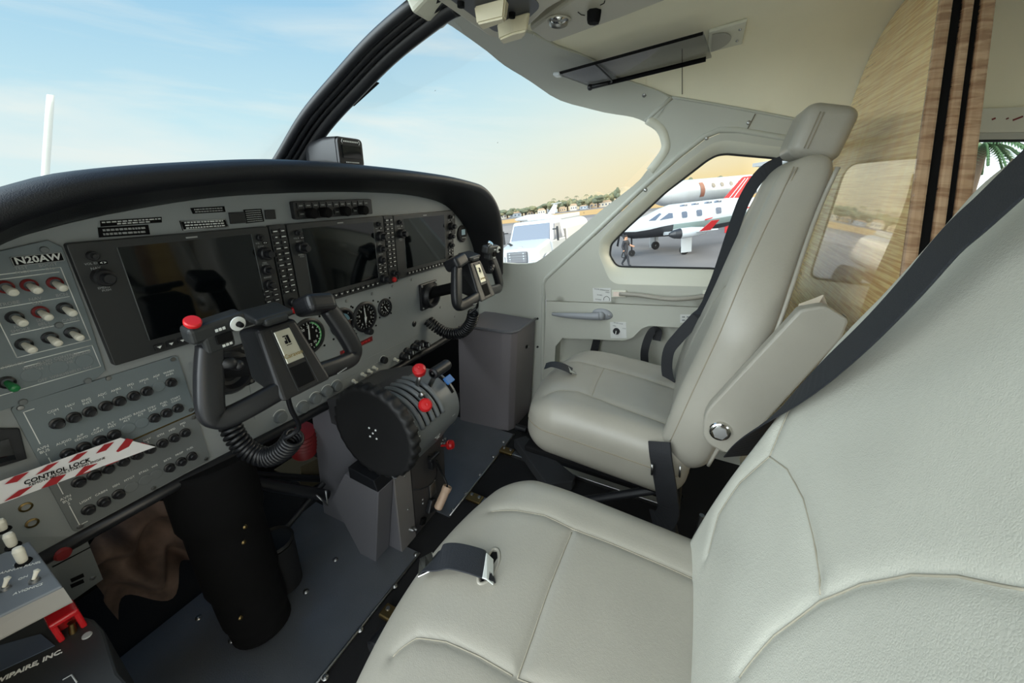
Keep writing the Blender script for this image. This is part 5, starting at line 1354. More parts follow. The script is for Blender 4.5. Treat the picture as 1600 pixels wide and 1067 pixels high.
b=MB(); b.prism([q4uv(.1+.55*math.cos(a),.52+.42*math.sin(a)) for a in [math.radians(-90+180*k/16) for k in range(17)]],nrm_*.0015); b.build('grille',mat('perforated_grille',(176,176,168),.6,bump=1.0,bscale=1400),o)
for u,v in ((.86,.25),(.84,.75)):
    b=MB(); b.lathe([(.004,0),(.003,.002),(0,.0025)],q4uv(u,v),nrm_,10); b.build('screw',M_steel,o)
# ================================================================== things on the door and the pillar
def wfr(px,py,off=.009):
    y,s=shell_hit(px,py); p=shell_pt(y,s,off); e=.01
    ty=(shell_pt(y-e,s,off)-shell_pt(y+e,s,off)).normalized(); tz=(shell_pt(y,s+e,off)-shell_pt(y,s-e,off)).normalized()
    return p,ty,tz,(shell_pt(y,s,off+.01)-p).normalized()      # point, aft direction, up, inward
def wq(mb,pts,d,off=.009,bev=0):
    P=[S3(*q,off) for q in pts]; n=wfr(*pts[0],off)[3]; mb.prism(P,n*d,bev)
def wtext(items,nm,m,par,off):
    for t,size,(px,py),kw in items:
        p,a,u,n=wfr(px,py,off); text_obj(nm,[(t,size,face_M(p,a,u),kw)],m,par)
M_plac=mat('placard_white',(205,206,202),.5); M_ink=mat('placard_ink',(40,42,44),.6)
o=thing('door_placard','white instruction placard at the front end of the door grab strap','placard',S3(942,460,.009))
b=MB(); wq(b,[(927,449),(955,449),(956,470),(928,470)],.0012); b.build('plate',M_plac,o)
wtext([('DOOR OPERATION',.0066,(941,452),{}),('OPEN',.0062,(950,456),{}),('CLOSED',.0058,(938,460),{}),('LOCKED',.0062,(936,467),{})],'lettering',M_ink,o,.0106)
b=MB(); b.tube(catmull([S3(*q,.0106) for q in [(944,468),(945,464),(949,462),(953,465),(953,469)]],4),.0008,4); b.build('arrow_mark',M_ink,o)
o=thing('grab_strap','padded beige grab strap running along the door above the handle','grab handle',S3(1030,460,.02))
b=MB(); b.tube(catmull([S3(970,457,.02),S3(1000,458,.030),S3(1040,463,.034),S3(1075,463,.030),S3(1110,459,.02)],6),.0,flat=(.022,.014),up=(0,0,1)); b.build('strap',M_leather2,o)
b=MB(); wq(b,[(957,452),(980,452),(980,463),(957,463)],.012,.009,.003); b.build('end_cap',M_trimw,o)
b=MB(); wq(b,[(960,454),(978,454),(978,461),(960,461)],.002,.021); b.build('end_insert',mat('pinkish_plate',(222,204,192),.35),o)
b=MB(); wq(b,[(1098,452),(1118,452),(1118,463),(1098,463)],.012,.009,.003); b.build('end_cap',M_trimw,o)
o=thing('door_lever','grey teardrop door handle lever pointing forward on the door','door handle',S3(940,491,.009))
M_hand=mat('grey_handle',(140,143,147),.45)
b=MB(); p,a,u,n=wfr(942,490); R=frame_from(n,a); b.ball(p,(.042,.024,.012),R,20); b.build('base',M_hand,o)
b=MB(); P=[S3(940,491,.030),S3(925,491,.032),S3(900,490,.032),S3(880,489,.030),S3(866,488,.026)]; b.tube(catmull(P,5),[.016-.010*(k/20)**1.5 for k in range(21)],12); b.ball(S3(941,491,.026),.0175); b.build('lever',M_hand,o)
b=MB(); p,a,u,n=wfr(953,491,.018); b.lathe([(.004,0),(0,.003)],p,n,10); b.build('screw',M_steel,o)
o=thing('lock_placard','square white placard with round black knob below the door handle','knob plate',S3(967,514,.009))
b=MB(); wq(b,[(954,502),(979,502),(980,527),(955,527)],.0015); b.build('plate',M_plac,o)
wtext([('DOOR LOCK',.0062,(967,504),{}),('OPEN',.005,(961,508),{}),('LOCK',.0048,(976,512),{})],'lettering',M_ink,o,.0108)
p,a,u,n=wfr(964,516,.0105); b=MB(); b.lathe([(.0135,0),(.0135,.004),(.011,.008),(0,.0085)],p,n,22); k=b.build('knob',M_blk,o)
b=MB(); b.box(p+n*.009-u*.003,(.003,.003,.014)); b.build('pointer',M_white,k)
o=thing('small_placard','small white placard at the aft end of the door near the belt','placard',S3(1072,497,.009))
b=MB(); wq(b,[(1063,490),(1084,490),(1084,503),(1063,503)],.0012); b.build('plate',M_plac,o)
b=MB(); [b.tube([S3(x,y,.0106),S3(x+4.5,y,.0106)],0,flat=(.004,.0004),up=(1,0,0)) for x in (1066,1073,1078) for y in (494,499)]; b.build('text_rows',mat('faint_ink',(120,125,125),.6),o)
# straps hanging in the door pocket
def strap_on(name,label,pts,w,offs):
    P=catmull([S3(x,y,o_) for (x,y),o_ in zip(pts,offs)],5); b=MB(); ribbon(b,P,w,(-1,0,.1),.003); return tag(b.build(name,M_belt),label,'strap')
strap_on('pull_strap','short black strap end standing up in front part of the door pocket',[(930,533),(928,542),(925,553)],.032,[-.03,-.03,-.03])
strap_on('pull_strap','longer twisted black strap hanging in the door pocket beside the seat belt',[(1026,532),(1028,519),(1021,515),(1013,528),(1008,548),(1009,572)],.030,[.0,-.005,.012,.015,.02,.02])
# screws of wall and pillar
for k,(x,y) in enumerate([(1009,297),(905,388),(1104,216),(1170,192),(1007,147)]):
    p,a,u,n=wfr(x,y,.007); b=MB(); b.lathe([(.0065,0),(.006,.002),(.003,.0035),(0,.004)],p,n,12)
    tag(b.build('trim_screw',M_steel),['steel screw halfway up the windshield pillar','lowest steel screw on the windshield pillar','steel screw at the upper front corner of the door window','steel screw above the door window by a panel joint','steel screw on the headliner edge above the windshield corner'][k],'screw','pillar and trim screws')
b=MB(); b.tube([S3(1166,205,.008),S3(1180,178,.008)],.0015,5); b.tube([S3(1066,76,.001),S3(1066,147,.001)],.0012,4); struct(b.build('trim_12',mat('joint_gap',(120,114,100),.8)))  # dark joint lines between the trim panels
for k,(y) in enumerate((497,541)):
    p,a,u,n=wfr(841,y,.007); b=MB(); b.lathe([(.005,0),(.004,.006),(0,.007)],p,n,10); tag(b.build('wall_stud',M_blk),['upper dark stud on the wall beside the map box','lower dark stud on the wall beside the map box'][k],'stud')
# the placard on the windshield post
o=thing('post_placard','thin outlined placard on the black windshield post','placard',at(567,145,0,.0))
a=at(548,164,0,.052);c=at(587,128,0,.052); w_=V((.018,0,0))
b=MB(); b.tube([a,c],0,flat=(.022,.002),up=(0,-.6,-.8)); b.build('plate',M_matte,o)
# ================================================================== outside: apron
UPG=V((.0115,.1474,.989)).normalized() if False else None
def up_from(a,b_): n=ray(*a).cross(ray(*b_)).normalized(); return n if n.z>0 else -n
UPG=up_from((800,336),(945,318.5))
GO=CP-UPG*3.6
E1=(V((1,0,0))-UPG*UPG.x).normalized(); E2=UPG.cross(E1)
def gat(px,py,h=0.0):
    d=ray(px,py); t=((GO+UPG*h)-CP).dot(UPG)/d.dot(UPG); return CP+d*t
def gray_(px,depth): pass
def place(o,p,fwd,sc=1.0):
    f=(fwd-UPG*fwd.dot(UPG)).normalized(); r=f.cross(UPG)
    M=Matrix((r,f,UPG)).transposed().to_4x4(); M=M@Matrix.Scale(sc,4); M.translation=p; o.matrix_world=M; return M
class Local:
    """parts of an outdoor thing built in its own frame: x right, y forward, z up"""
    def __init__(s,name,label,cat,p,fwd,group=None,sc=1.0):
        s.o=bpy.data.objects.new(name,None); COL.objects.link(s.o); tag(s.o,label,cat,group); place(s.o,p,fwd,sc)
    def part(s,mb,name,m,parent=None):
        bmesh.ops.recalc_face_normals(mb.bm,faces=mb.bm.faces[:]); me=bpy.data.meshes.new(name); mb.bm.to_mesh(me); mb.bm.free()
        for mm in (m if isinstance(m,list) else [m]): me.materials.append(mm)
        q=bpy.data.objects.new(name,me); COL.objects.link(q); q.parent=parent or s.o; return q
M_asph=mat('apron_asphalt',(104,103,105),.85,var=.16,vscale=.12)
b=MB(); 
gv=[GO+E1*x+E2*y for x,y in ((-60,-900),(2500,-1500),(2500,1500),(-60,1500))]
b.bm.faces.new([b.bm.verts.new(p) for p in gv]); struct(b.build('floor_apron',M_asph)); bpy.data.objects['floor_apron'].name='ground'
def gpatch(name,pts,h,m,label):
    b=MB(); P=[gat(*q,h) for q in pts]; b.bm.faces.new([b.bm.verts.new(p) for p in P]); return struct(b.build(name,m))
def gq(dist,az_px,h=0):   # ground point at a distance along the bearing of image column az_px
    d=ray(az_px,400); d=(d-UPG*d.dot(UPG)).normalized(); return CP-UPG*(3.6-h)+d*dist
b=MB(); b.bm.faces.new([b.bm.verts.new(GO+E1*x+E2*y+UPG*.03) for x,y in ((-90,-80),(-1.2,-80),(-1.2,80),(-90,80))]); struct(b.build('ground_bounce',mat('bounce_concrete',(196,194,186),.85,var=.06,vscale=.3)))  # unseen pale patch added to bounce light up onto the ceiling
M_dry=mat('dry_grass',(168,136,84),.9,var=.1,vscale=.02)
b=MB(); b.bm.faces.new([b.bm.verts.new(gq(d,x,.05)) for d,x in ((230,700),(150,1300),(420,1300),(420,700))]); struct(b.build('ground_grass_strip',M_dry))
M_taxi=mat('taxiway_concrete',(128,124,124),.85,var=.05,vscale=.05)
b=MB(); b.bm.faces.new([b.bm.verts.new(gq(d,x,.04)) for d,x in ((95,700),(70,1300),(120,1300),(170,700))]); struct(b.build('ground_taxiway',M_taxi))
M_trW=mat('truck_white',(180,186,190),.3,coat=.3); M_dg=mat('tinted_glass',(70,84,104),.12,spec=.8); M_tire=mat('tyre',(26,26,27),.8); M_gm=mat('grey_metal',(128,130,132),.4,metal=.6)
# ---- fuel truck
fc=CP+ray(806,390)*20.0; fc=fc-UPG*((fc-GO).dot(UPG))
tow=(CP-fc); tow=(tow-UPG*tow.dot(UPG)).normalized(); fwd=Matrix.Rotation(math.radians(-26),3,UPG)@tow
T=Local('fuel_truck','white fuel tanker truck facing the cockpit, seen through the windshield','truck',fc-fwd*.2,fwd,None,1.2)
b=MB(); hull_box(b,[V((-1.05,.15,.75)),V((1.05,.15,.75)),V((.95,.05,1.55)),V((-.95,.05,1.55))],[V((-1.1,-1.5,.75)),V((1.1,-1.5,.75)),V((1.02,-1.5,1.85)),V((-1.02,-1.5,1.85))],.14,4); T.part(b,'hood',M_trW)
b=MB(); hull_box(b,[V((-1.12,-1.35,.7)),V((1.12,-1.35,.7)),V((1.12,-1.35,1.72)),V((-1.12,-1.35,1.72))],[V((-1.12,-3.2,.7)),V((1.12,-3.2,.7)),V((1.12,-3.2,1.72)),V((-1.12,-3.2,1.72))],.05); hull_box(b,[V((-1.12,-1.38,1.68)),V((1.12,-1.38,1.68)),V((.98,-1.85,2.62)),V((-.98,-1.85,2.62))],[V((-1.12,-3.2,1.68)),V((1.12,-3.2,1.68)),V((1.0,-3.15,2.62)),V((-1.0,-3.15,2.62))],.10,4); cab=T.part(b,'cab',M_trW)
b=MB(); hull_box(b,[V((-.98,-1.395,1.78)),V((.98,-1.395,1.78)),V((.90,-1.765,2.48)),V((-.90,-1.765,2.48))],[V((-.98,-1.45,1.78)),V((.98,-1.45,1.78)),V((.90,-1.82,2.48)),V((-.90,-1.82,2.48))],.02); T.part(b,'windshield',M_dg,cab)
for s in (-1,1):
    b=MB(); hull_box(b,[V((s*1.128,-1.62,1.75)),V((s*1.128,-2.75,1.75)),V((s*1.045,-2.75,2.42)),V((s*1.045,-1.98,2.42))],[V((s*1.09,-1.62,1.75)),V((s*1.09,-2.75,1.75)),V((s*1.01,-2.75,2.42)),V((s*1.01,-1.98,2.42))],.012); T.part(b,'side_window',M_dg,cab)
    b=MB(); b.box((s*1.36,-1.45,2.0),(.10,.08,.62),None,.03); b.tube([V((s*1.12,-1.5,2.2)),V((s*1.36,-1.45,2.2))],.025,6); T.part(b,'mirror',M_blk)
    b=MB(); b.box((s*.80,.10,1.18),(.42,.12,.26),Matrix.Rotation(-s*.25,3,'Z'),.05); T.part(b,'headlight',mat('headlight_lens',(200,205,208),.1,spec=.9))
    b=MB(); b.lathe([(.2,-.15),(.48,-.15),(.52,-.1),(.52,.1),(.48,.15),(.2,.15)],V((s*1.02,-.75,.52)),(1,0,0),28); T.part(b,'wheel',M_tire)
    b=MB(); b.tube([V((s*1.10,-.75+.62*math.cos(a),.55+.62*math.sin(a))) for a in [math.pi*k/12 for k in range(13)]],0,flat=(.20,.05)); T.part(b,'fender',M_trW)
    for yy in (-6.2,-7.3):
        b=MB(); b.lathe([(.2,-.25),(.48,-.25),(.52,-.2),(.52,.2),(.48,.25),(.2,.25)],V((s*.98,yy,.52)),(1,0,0),24); T.part(b,'wheel',M_tire)
b=MB(); b.box((0,.12,1.22),(1.0,.10,.50),Matrix.Rotation(.1,3,'X'),.05); gr=T.part(b,'grille',mat('grille_grey',(86,88,92),.4))
for k in range(4):
    b=MB(); b.box((0,.165,1.06+.11*k),(.92,.02,.03)); T.part(b,'grille_bar',M_gm,gr)
    for s in (-1,1):
        b=MB(); b.box((s*.33,.175,1.06+.11*k),(.05,.02,.05)); T.part(b,'grille_clip',M_trW,gr)
b=MB(); b.box((0,.18,.70),(2.2,.22,.40),None,.06); T.part(b,'bumper',mat('bumper_white',(205,208,210),.4))
b=MB(); b.box((.62,-.65,1.72),(.12,.5,.05),Matrix.Rotation(.35,3,'X'),.01); T.part(b,'hood_vent',M_blk)
b=MB(); b.box((0,-.25,1.62),(.28,.03,.06),Matrix.Rotation(.3,3,'X'),.01); T.part(b,'hood_emblem',M_gm)
b=MB(); hull_box(b,[V((-1.0,-3.6,1.15)),V((1.0,-3.6,1.15)),V((.95,-3.6,2.5)),V((-.95,-3.6,2.5))],[V((-1.0,-8.2,1.15)),V((1.0,-8.2,1.15)),V((.95,-8.2,2.5)),V((-.95,-8.2,2.5))],.42,6); T.part(b,'tank',mat('tank_aluminium',(205,208,208),.3,metal=.35))
b=MB(); b.box((0,-5.9,2.62),(.9,4.4,.22),None,.04); b.box((0,-2.5,2.68),(.8,.5,.08),None,.02); T.part(b,'tank_walkway',M_trW)
b=MB(); b.box((0,-4.6,.85),(.9,7.6,.3)); T.part(b,'chassis',M_gm)
b=MB(); b.box((0,-3.4,1.5),(2.1,.35,1.2),None,.03); T.part(b,'pump_cabinet',M_gm)
for k in range(5):
    b=MB(); b.box((1.02,-3.9-.55*k,1.75),(.03,.3,.22)); T.part(b,'placard',M_gm)
# ---- white turboprop
A=gat(984,359.5,1.75);B=gat(1133,341,1.75); ax=(A-B); L_=ax.length; fw=ax.normalized()
base=(A+B)/2; base=base-UPG*((base-GO).dot(UPG))
J=Local('turboprop_plane','white turboprop with red stripe and dark grey belly parked outside the door window','airplane',base,fw)
hl_=L_/2     # nose end of the cabin section is at y=+hl_, tail at -hl_
K=L_/6.0
def fus_sec(y):
    # half width, centre height, half height
    pts=[(hl_+.9*K,.05,1.62,.05),(hl_+.55*K,.32,1.62,.34),(hl_-.2*K,.50,1.60,.55),(hl_-1.0*K,.58,1.66,.66),(hl_-1.7*K,.66,1.78,.80),(hl_-2.4*K,.72,1.86,.92),(hl_-4.2*K,.72,1.86,.92),(hl_-6.0*K,.66,1.92,.84),(hl_-7.5*K,.45,2.05,.58),(hl_-9.0*K,.22,2.2,.30),(hl_-10.0*K,.06,2.3,.10)]
    return pts
P_=fus_sec(0); n=28
def fp_(i,k,grow=0):
    y,w,zc,h=P_[i]; a=2*math.pi*k/n; return V(((w+grow)*K*math.cos(a),y,(zc+(h+grow)*math.sin(a))*K))
b=MB()
rings=[[b.bm.verts.new(fp_(i,k)) for k in range(n)] for i in range(len(P_))]
for i in range(len(P_)-1):
    for k in range(n):
        f=b.bm.faces.new([rings[i][k],rings[i][(k+1)%n],rings[i+1][(k+1)%n],rings[i+1][k]]); f.smooth=True
        z=sum(math.sin(2*math.pi*q/n) for q in (k,k+1))/2
        f.material_index=(1 if z<-.30 else 0) if i<5 else (1 if z<-.70 else (2 if z<-.28 else 0))
M_pw=mat('plane_white',(188,194,198),.25,coat=.4); M_pd=mat('plane_charcoal',(44,46,50),.35); M_pg=mat('plane_sage_grey',(120,136,134),.35); M_pr=mat('plane_red',(190,40,42),.35)
fu=J.part(b,'fuselage',[M_pw,M_pd,M_pg])
side=-1 if (V((0,0,0)),1)[1] else 1
# which side faces the cockpit
rt=fw.cross(UPG); side=1 if (CP-base).dot(rt)>0 else -1
def onf(y,z):    # point on the fuselage side
    for a_,c_ in zip(P_,P_[1:]):
        if c_[0]<=y<=a_[0]:
            t=(y-a_[0])/(c_[0]-a_[0]); w=a_[1]+(c_[1]-a_[1])*t; zc=a_[2]+(c_[2]-a_[2])*t; h=a_[3]+(c_[3]-a_[3])*t
            q=max(-1,min(1,(z-zc)/h)); return V((side*(w*math.sqrt(1-q*q)+.012)*K,y,z*K))
    return V((0,y,z*K))
def fpatch(nm,yz_,m,parent=fu):
    b=MB(); P=[onf(y,z) for y,z in yz_]; b.prism(P,(side*.015,0,0)); return J.part(b,nm,m,parent)
for k,yk in enumerate((3.05,3.95,5.15)):
    c=hl_-yk*K; fpatch('cabin_window',[(c+a_*K,2.13+z_) for a_,z_ in rrect(0,0,.34,.36,.08,3)],M_dg)
fpatch('cockpit_window',[(hl_-1.55*K,1.98),(hl_-2.35*K,2.03),(hl_-2.35*K,2.30),(hl_-2.15*K,2.33)],M_dg)
fpatch('windshield',[(hl_-.95*K,2.02),(hl_-1.35*K,2.0),(hl_-1.75*K,2.33),(hl_-1.65*K,2.38)],M_dg)
fpatch('red_stripe',[(hl_-4.3*K,1.72),(hl_-7.4*K,2.16),(hl_-7.4*K,2.08),(hl_-4.3*K,1.66)],M_pr)
fpatch('white_stripe',[(hl_-2.4*K,1.36),(hl_-6.9*K,1.66),(hl_-6.9*K,1.60),(hl_-2.4*K,1.31)],M_pw)
for k,yk in enumerate((2.9,3.6,4.4,5.0)):
    b=MB(); c=hl_-yk*K; b.tube([V((side*.42*K,c,2.62*K)),V((side*.42*K,c-.45*K,2.62*K))],0,flat=(.02*K,.16*K),up=(0,0,1)); J.part(b,'roof_window',M_dg,fu)
me=text_mesh('N',.42*K,Matrix.Identity(4),depth=.02); q=bpy.data.objects.new('lettering',me); COL.objects.link(q); me.materials.append(M_pw); q.parent=fu
pn=onf(hl_-6.30*K,1.86); ydir=V((0,-1,0)); q.matrix_local=face_M(pn+V((side*.03,0,0)),V((0,-1,0)) if side<0 else V((0,1,0)),V((0,0,1)))
if side>0: q.matrix_local=face_M(pn+V((side*.03,0,0)),V((0,1,0)),V((0,0,1)))
# spinner and blades
b=MB(); b.lathe([(.27*K,0),(.2*K,.3*K),(0,.5*K)],V((0,hl_+.5*K,1.62*K)),(0,1,0),20); J.part(b,'spinner',M_gm)
for k in range(4):
    a=math.radians(30+90*k); b=MB(); b.tube([V((.2*K*math.cos(a),hl_+.6*K,1.62*K+.2*K*math.sin(a))),V((.7*K*math.cos(a),hl_+.6*K,1.62*K+.7*K*math.sin(a))),V((1.1*K*math.cos(a),hl_+.6*K,1.62*K+1.1*K*math.sin(a)))],0,flat=(.03*K,.16*K),up=(math.cos(a+1.57),.4,math.sin(a+1.57))); J.part(b,'propeller_blade',M_pd)
# wings, radar pod, winglet, gear, tail
for s in (-1,1):
    b=MB(); hull_box(b,[V((s*.4*K,hl_-1.9*K,1.06*K)),V((s*.4*K,hl_-3.8*K,1.06*K)),V((s*.4*K,hl_-3.8*K,1.20*K)),V((s*.4*K,hl_-1.9*K,1.26*K))],[V((s*5.2*K,hl_-1.6*K,1.46*K)),V((s*5.2*K,hl_-2.4*K,1.46*K)),V((s*5.2*K,hl_-2.4*K,1.52*K)),V((s*5.2*K,hl_-1.6*K,1.56*K))],.02,2); wg=J.part(b,'wing',M_pw)
    b=MB(); hull_box(b,[V((s*5.15*K,hl_-1.45*K,1.48*K)),V((s*5.15*K,hl_-2.0*K,1.48*K)),V((s*5.23*K,hl_-2.0*K,1.50*K)),V((s*5.23*K,hl_-1.45*K,1.50*K))],[V((s*5.5*K,hl_-1.85*K,1.95*K)),V((s*5.5*K,hl_-2.25*K,1.95*K)),V((s*5.53*K,hl_-2.25*K,1.95*K)),V((s*5.53*K,hl_-1.85*K,1.95*K))],.01,1); J.part(b,'winglet',M_pr,wg)
    b=MB(); b.cyl(V((s*1.9*K,hl_-2.45*K,1.2*K)),V((s*1.9*K,hl_-2.45*K,.2*K)),.06*K,seg=12); J.part(b,'main_gear_strut',M_gm)
    b=MB(); b.lathe([(.08,-.1*K),(.22*K,-.1*K),(.26*K,-.06*K),(.26*K,.06*K),(.22*K,.1*K),(.08,.1*K)],V((s*1.9*K,hl_-2.45*K,.26*K)),(1,0,0),20); J.part(b,'main_wheel',M_tire)
    b=MB(); b.box((s*2.12*K,hl_-2.45*K,.66*K),(.03*K,.62*K,1.05*K),None,.01); J.part(b,'gear_door',M_pw)
    if s==side:
        b=MB(); b.lathe([(.17*K,-1.3*K),(.25*K,-.6*K),(.26*K,0)],V((s*4.3*K,hl_-.95*K,1.42*K)),(0,1,0),20); J.part(b,'radar_pod',M_pw,wg)
        b=MB(); b.lathe([(.26*K,0),(.21*K,.32*K),(.10*K,.55*K),(0,.6*K)],V((s*4.3*K,hl_-.95*K,1.42*K)),(0,1,0),20); J.part(b,'radome',M_pd,wg)
b=MB(); hull_box(b,[V((-.05*K,hl_-8.0*K,2.4*K)),V((.05*K,hl_-8.0*K,2.4*K)),V((.05*K,hl_-9.9*K,2.35*K)),V((-.05*K,hl_-9.9*K,2.35*K))],[V((-.04*K,hl_-9.4*K,4.2*K)),V((.04*K,hl_-9.4*K,4.2*K)),V((.04*K,hl_-10.3*K,4.2*K)),V((-.04*K,hl_-10.3*K,4.2*K))],.01,1); J.part(b,'tail_fin',M_pr)
b=MB(); b.cyl(V((0,hl_-.1*K,1.2*K)),V((0,hl_-.1*K,.2*K)),.05*K,seg=12); b.lathe([(.05,-.06*K),(.19*K,-.06*K),(.19*K,.06*K),(.05,.06*K)],V((0,hl_-.1*K,.2*K)),(1,0,0),18); J.part(b,'nose_gear',M_tire)
# ---- white business jet behind
A2=gat(1058,306,2.7);B2=gat(1150,292,2.7)
sc=24.0
dA=ray(1060,305)*38;dB=ray(1150,290)*44
A2=CP+dA;B2=CP+dB
ax2=A2-B2; fw2=ax2.normalized(); ctr3=(A2+B2)/2; b3=ctr3-UPG*((ctr3-GO).dot(UPG)); hz3=(ctr3-GO).dot(UPG)
G2=Local('business_jet','large white business jet with a row of oval windows behind the turboprop','airplane',b3,fw2)
L3=ax2.length/2; rt2=fw2.cross(UPG); s2=1 if (CP-b3).dot(rt2)>0 else -1
b=MB(); prof=[(L3+5,.05),(L3+4,.55),(L3+2.5,.95),(L3+.5,1.2),(-L3-3,1.2),(-L3-7,.7),(-L3-10,.1)]
b.lathe([(r,-y) for y,r in prof],V((0,0,hz3)),(0,-1,0),32); bj=G2.part(b,'fuselage',M_pw)
def bjp(y,dz,extra=.02): return V((s2*(math.sqrt(max(0,1.2**2-dz*dz))+extra),y,hz3+dz))
nn=L3*2/90*1.0
for px_ in (1094.5,1108,1123,1138):
    t=(px_-1060)/90; y=L3-2*L3*t
    b=MB(); b.grid(lambda u,v:bjp(y+.36*u*math.cos(2*math.pi*v),.42+.24*u*math.sin(2*math.pi*v),.03),3,16,cv=True); G2.part(b,'oval_window',M_pd,bj)
y=L3-2*L3*(1078-1060)/90
b=MB(); b.grid(lambda u,v:bjp(y-.38+.76*u,-.55+1.35*v,.03),4,10); G2.part(b,'cabin_door',mat('door_brown',(140,88,70),.6),bj)
b=MB(); hull_box(b,[V((-.1,-L3-2,hz3-.9)),V((-.1,-L3+2.5,hz3-.9)),V((-.1,-L3+2.5,hz3-.7)),V((-.1,-L3-2,hz3-.7))],[V((s2*9,-L3-5,hz3-.5)),V((s2*9,-L3-3.5,hz3-.5)),V((s2*9,-L3-3.5,hz3-.4)),V((s2*9,-L3-5,hz3-.4))],.02,1); G2.part(b,'wing',mat('wing_grey',(96,98,98),.4))
for yy in (L3+1.0,-L3-1):
    b=MB(); b.cyl(V((0,yy,hz3-1)),V((0,yy,.3)),.1,seg=10); b.lathe([(.1,-.25),(.38,-.25),(.38,.25),(.1,.25)],V((0,yy,.38)),(1,0,0),18); G2.part(b,'landing_gear',M_tire)
b=MB(); b.box((s2*1.6,y,1.0),(1.4,.8,.08),Matrix.Rotation(s2*.9,3,'Y')); G2.part(b,'airstair',M_pw)
# ---- red swept tail fin
pt=[CP+ray(x,y_)*33 for x,y_ in ((1126,316),(1152,314),(1177,274),(1161,276))]
o=Local('red_tail_fin','red swept tail fin with white lines rising behind the turboprop cabin','tail fin',pt[0],(pt[1]-pt[0]))
inv=o.o.matrix_world.inverted(); lp=[inv@p for p in pt]
b=MB(); nrm_=(lp[1]-lp[0]).cross(lp[3]-lp[0]).normalized()
if nrm_.dot(inv.to_3x3()@(CP-pt[0]))<0: nrm_=-nrm_
b.prism(lp,-nrm_*.25,.05,2); fn_=o.part(b,'fin',M_pr)
for t in (.35,.62):
    b=MB(); a=lp[0].lerp(lp[1],t);c=lp[3].lerp(lp[2],t); b.tube([a.lerp(c,.05)+nrm_*.02,a.lerp(c,.92)+nrm_*.02],0,flat=(.07,.02),up=nrm_); o.part(b,'white_line',M_pw,fn_)
b=MB(); b.tube([lp[0]-(lp[3]-lp[0])*.5,lp[0]],.12,8); o.part(b,'fin_root',M_pr)
# fin carries down to the ground on its own fuselage boom
b=MB(); pg=inv@(pt[0]-UPG*((pt[0]-GO).dot(UPG))); b.cyl(lp[0].lerp(lp[1],.5)-nrm_*.15,V((lp[0].lerp(lp[1],.5).x,lp[0].lerp(lp[1],.5).y,pg.z))-nrm_*.15,.15,seg=10); o.part(b,'boom',M_pr)
# ---- distant parked jet and tug
def blob_plane(px,py,dist,scale,label):
    p=gq(dist,px); d=(CP-p); o=Local('parked_jet',label,'airplane',p,V((d.y,-d.x,d.z*0))+d*.4)
    b=MB(); b.lathe([(0,-6),(.5,-5),(1,-2),(1,3),(.4,6),(0,7.5)],V((0,0,2.1))*1,(0,-1,.0),16); f=o.part(b,'fuselage',M_pw)
    b=MB(); b.box((0,-1,1.5),(15,2.2,.2)); o.part(b,'wing',M_pw)
    b=MB(); hull_box(b,[V((-.1,-5,2.5)),V((.1,-5,2.5)),V((.1,-7.5,2.5)),V((-.1,-7.5,2.5))],[V((-.1,-7.5,5.5)),V((.1,-7.5,5.5)),V((.1,-8.8,5.5)),V((-.1,-8.8,5.5))],.03,1); b.box((0,-8.2,5.5),(5,1.2,.15)); o.part(b,'tail',M_pw)
    b=MB(); b.cyl((0,4,0),(0,4,1.5),.2,seg=8); b.cyl((-1.5,-1,0),(-1.5,-1,1.5),.25,seg=8); b.cyl((1.5,-1,0),(1.5,-1,1.5),.25,seg=8); o.part(b,'landing_gear',M_tire)
    return o
blob_plane(838,330,125,1,'small white jet far off above the truck cab, beside an orange tug')
p=gq(112,843); o=Local('tug','tiny orange tug far off above the fuel truck cab','tug',p,CP-p); b=MB(); b.box((0,0,.8),(1.8,2.6,1.0),None,.1); o.part(b,'body',mat('tug_orange',(214,84,36),.5)); b=MB(); b.box((0,-.3,1.7),(1.5,1.2,.8),None,.1); o.part(b,'cab',M_trW)
# ---- treeline and low buildings on the far side of the field
M_tree=[mat('distant_tree_a',(112,112,84),.9,var=.2,vscale=.3),mat('distant_tree_b',(92,98,78),.9,var=.2,vscale=.3)]
rnd=random.Random(11)
def tree(px,dist,h,w,label,kind=0):
    p=gq(dist,px); o=Local('distant_tree',label,'tree',p,CP-p,'trees across the airfield')
    b=MB(); b.cyl((0,0,0),(0,0,h*.45),w*.07,seg=6); o.part(b,'trunk',mat('bark',(84,70,56),.9))
    b=MB()
    for k in range(7): b.ball(V((rnd.uniform(-.32,.32)*w,rnd.uniform(-.3,.3)*w,h*rnd.uniform(.45,.8))),(w*rnd.uniform(.2,.34),w*.28,h*rnd.uniform(.14,.24)),None,8)
    o.part(b,'crown',M_tree[kind])
def house(px,dist,w,h,c,label):
    p=gq(dist,px); o=Local('distant_building',label,'building',p,CP-p,'low buildings across the airfield')
    b=MB(); b.box((0,0,h/2),(w,8,h)); wl=o.part(b,'wall',c)
    b=MB(); b.prism([V((-w*.55,-4.5,h)),V((w*.55,-4.5,h)),V((w*.3,-4.5,h*1.35)),V((-w*.3,-4.5,h*1.35))],(0,9,0)); o.part(b,'roof',mat('roof_tan',(186,160,132),.8))
    for k in range(3):
        b=MB(); b.box((-w*.3+w*.3*k,4.03,h*.5),(w*.12,.08,h*.35)); o.part(b,'window',M_dg,wl)
cw=[mat('stucco_white',(206,196,178),.8),mat('stucco_blue',(176,184,190),.8),mat('stucco_tan',(196,172,140),.8)]
for k,px_ in enumerate([792,812,833,852,868,884,901,918,934,950]):
    house(px_,560+10*(k%3),rnd.uniform(9,17),rnd.uniform(4,7),cw[k%3],'low pale building on the treeline beyond the runway grass')
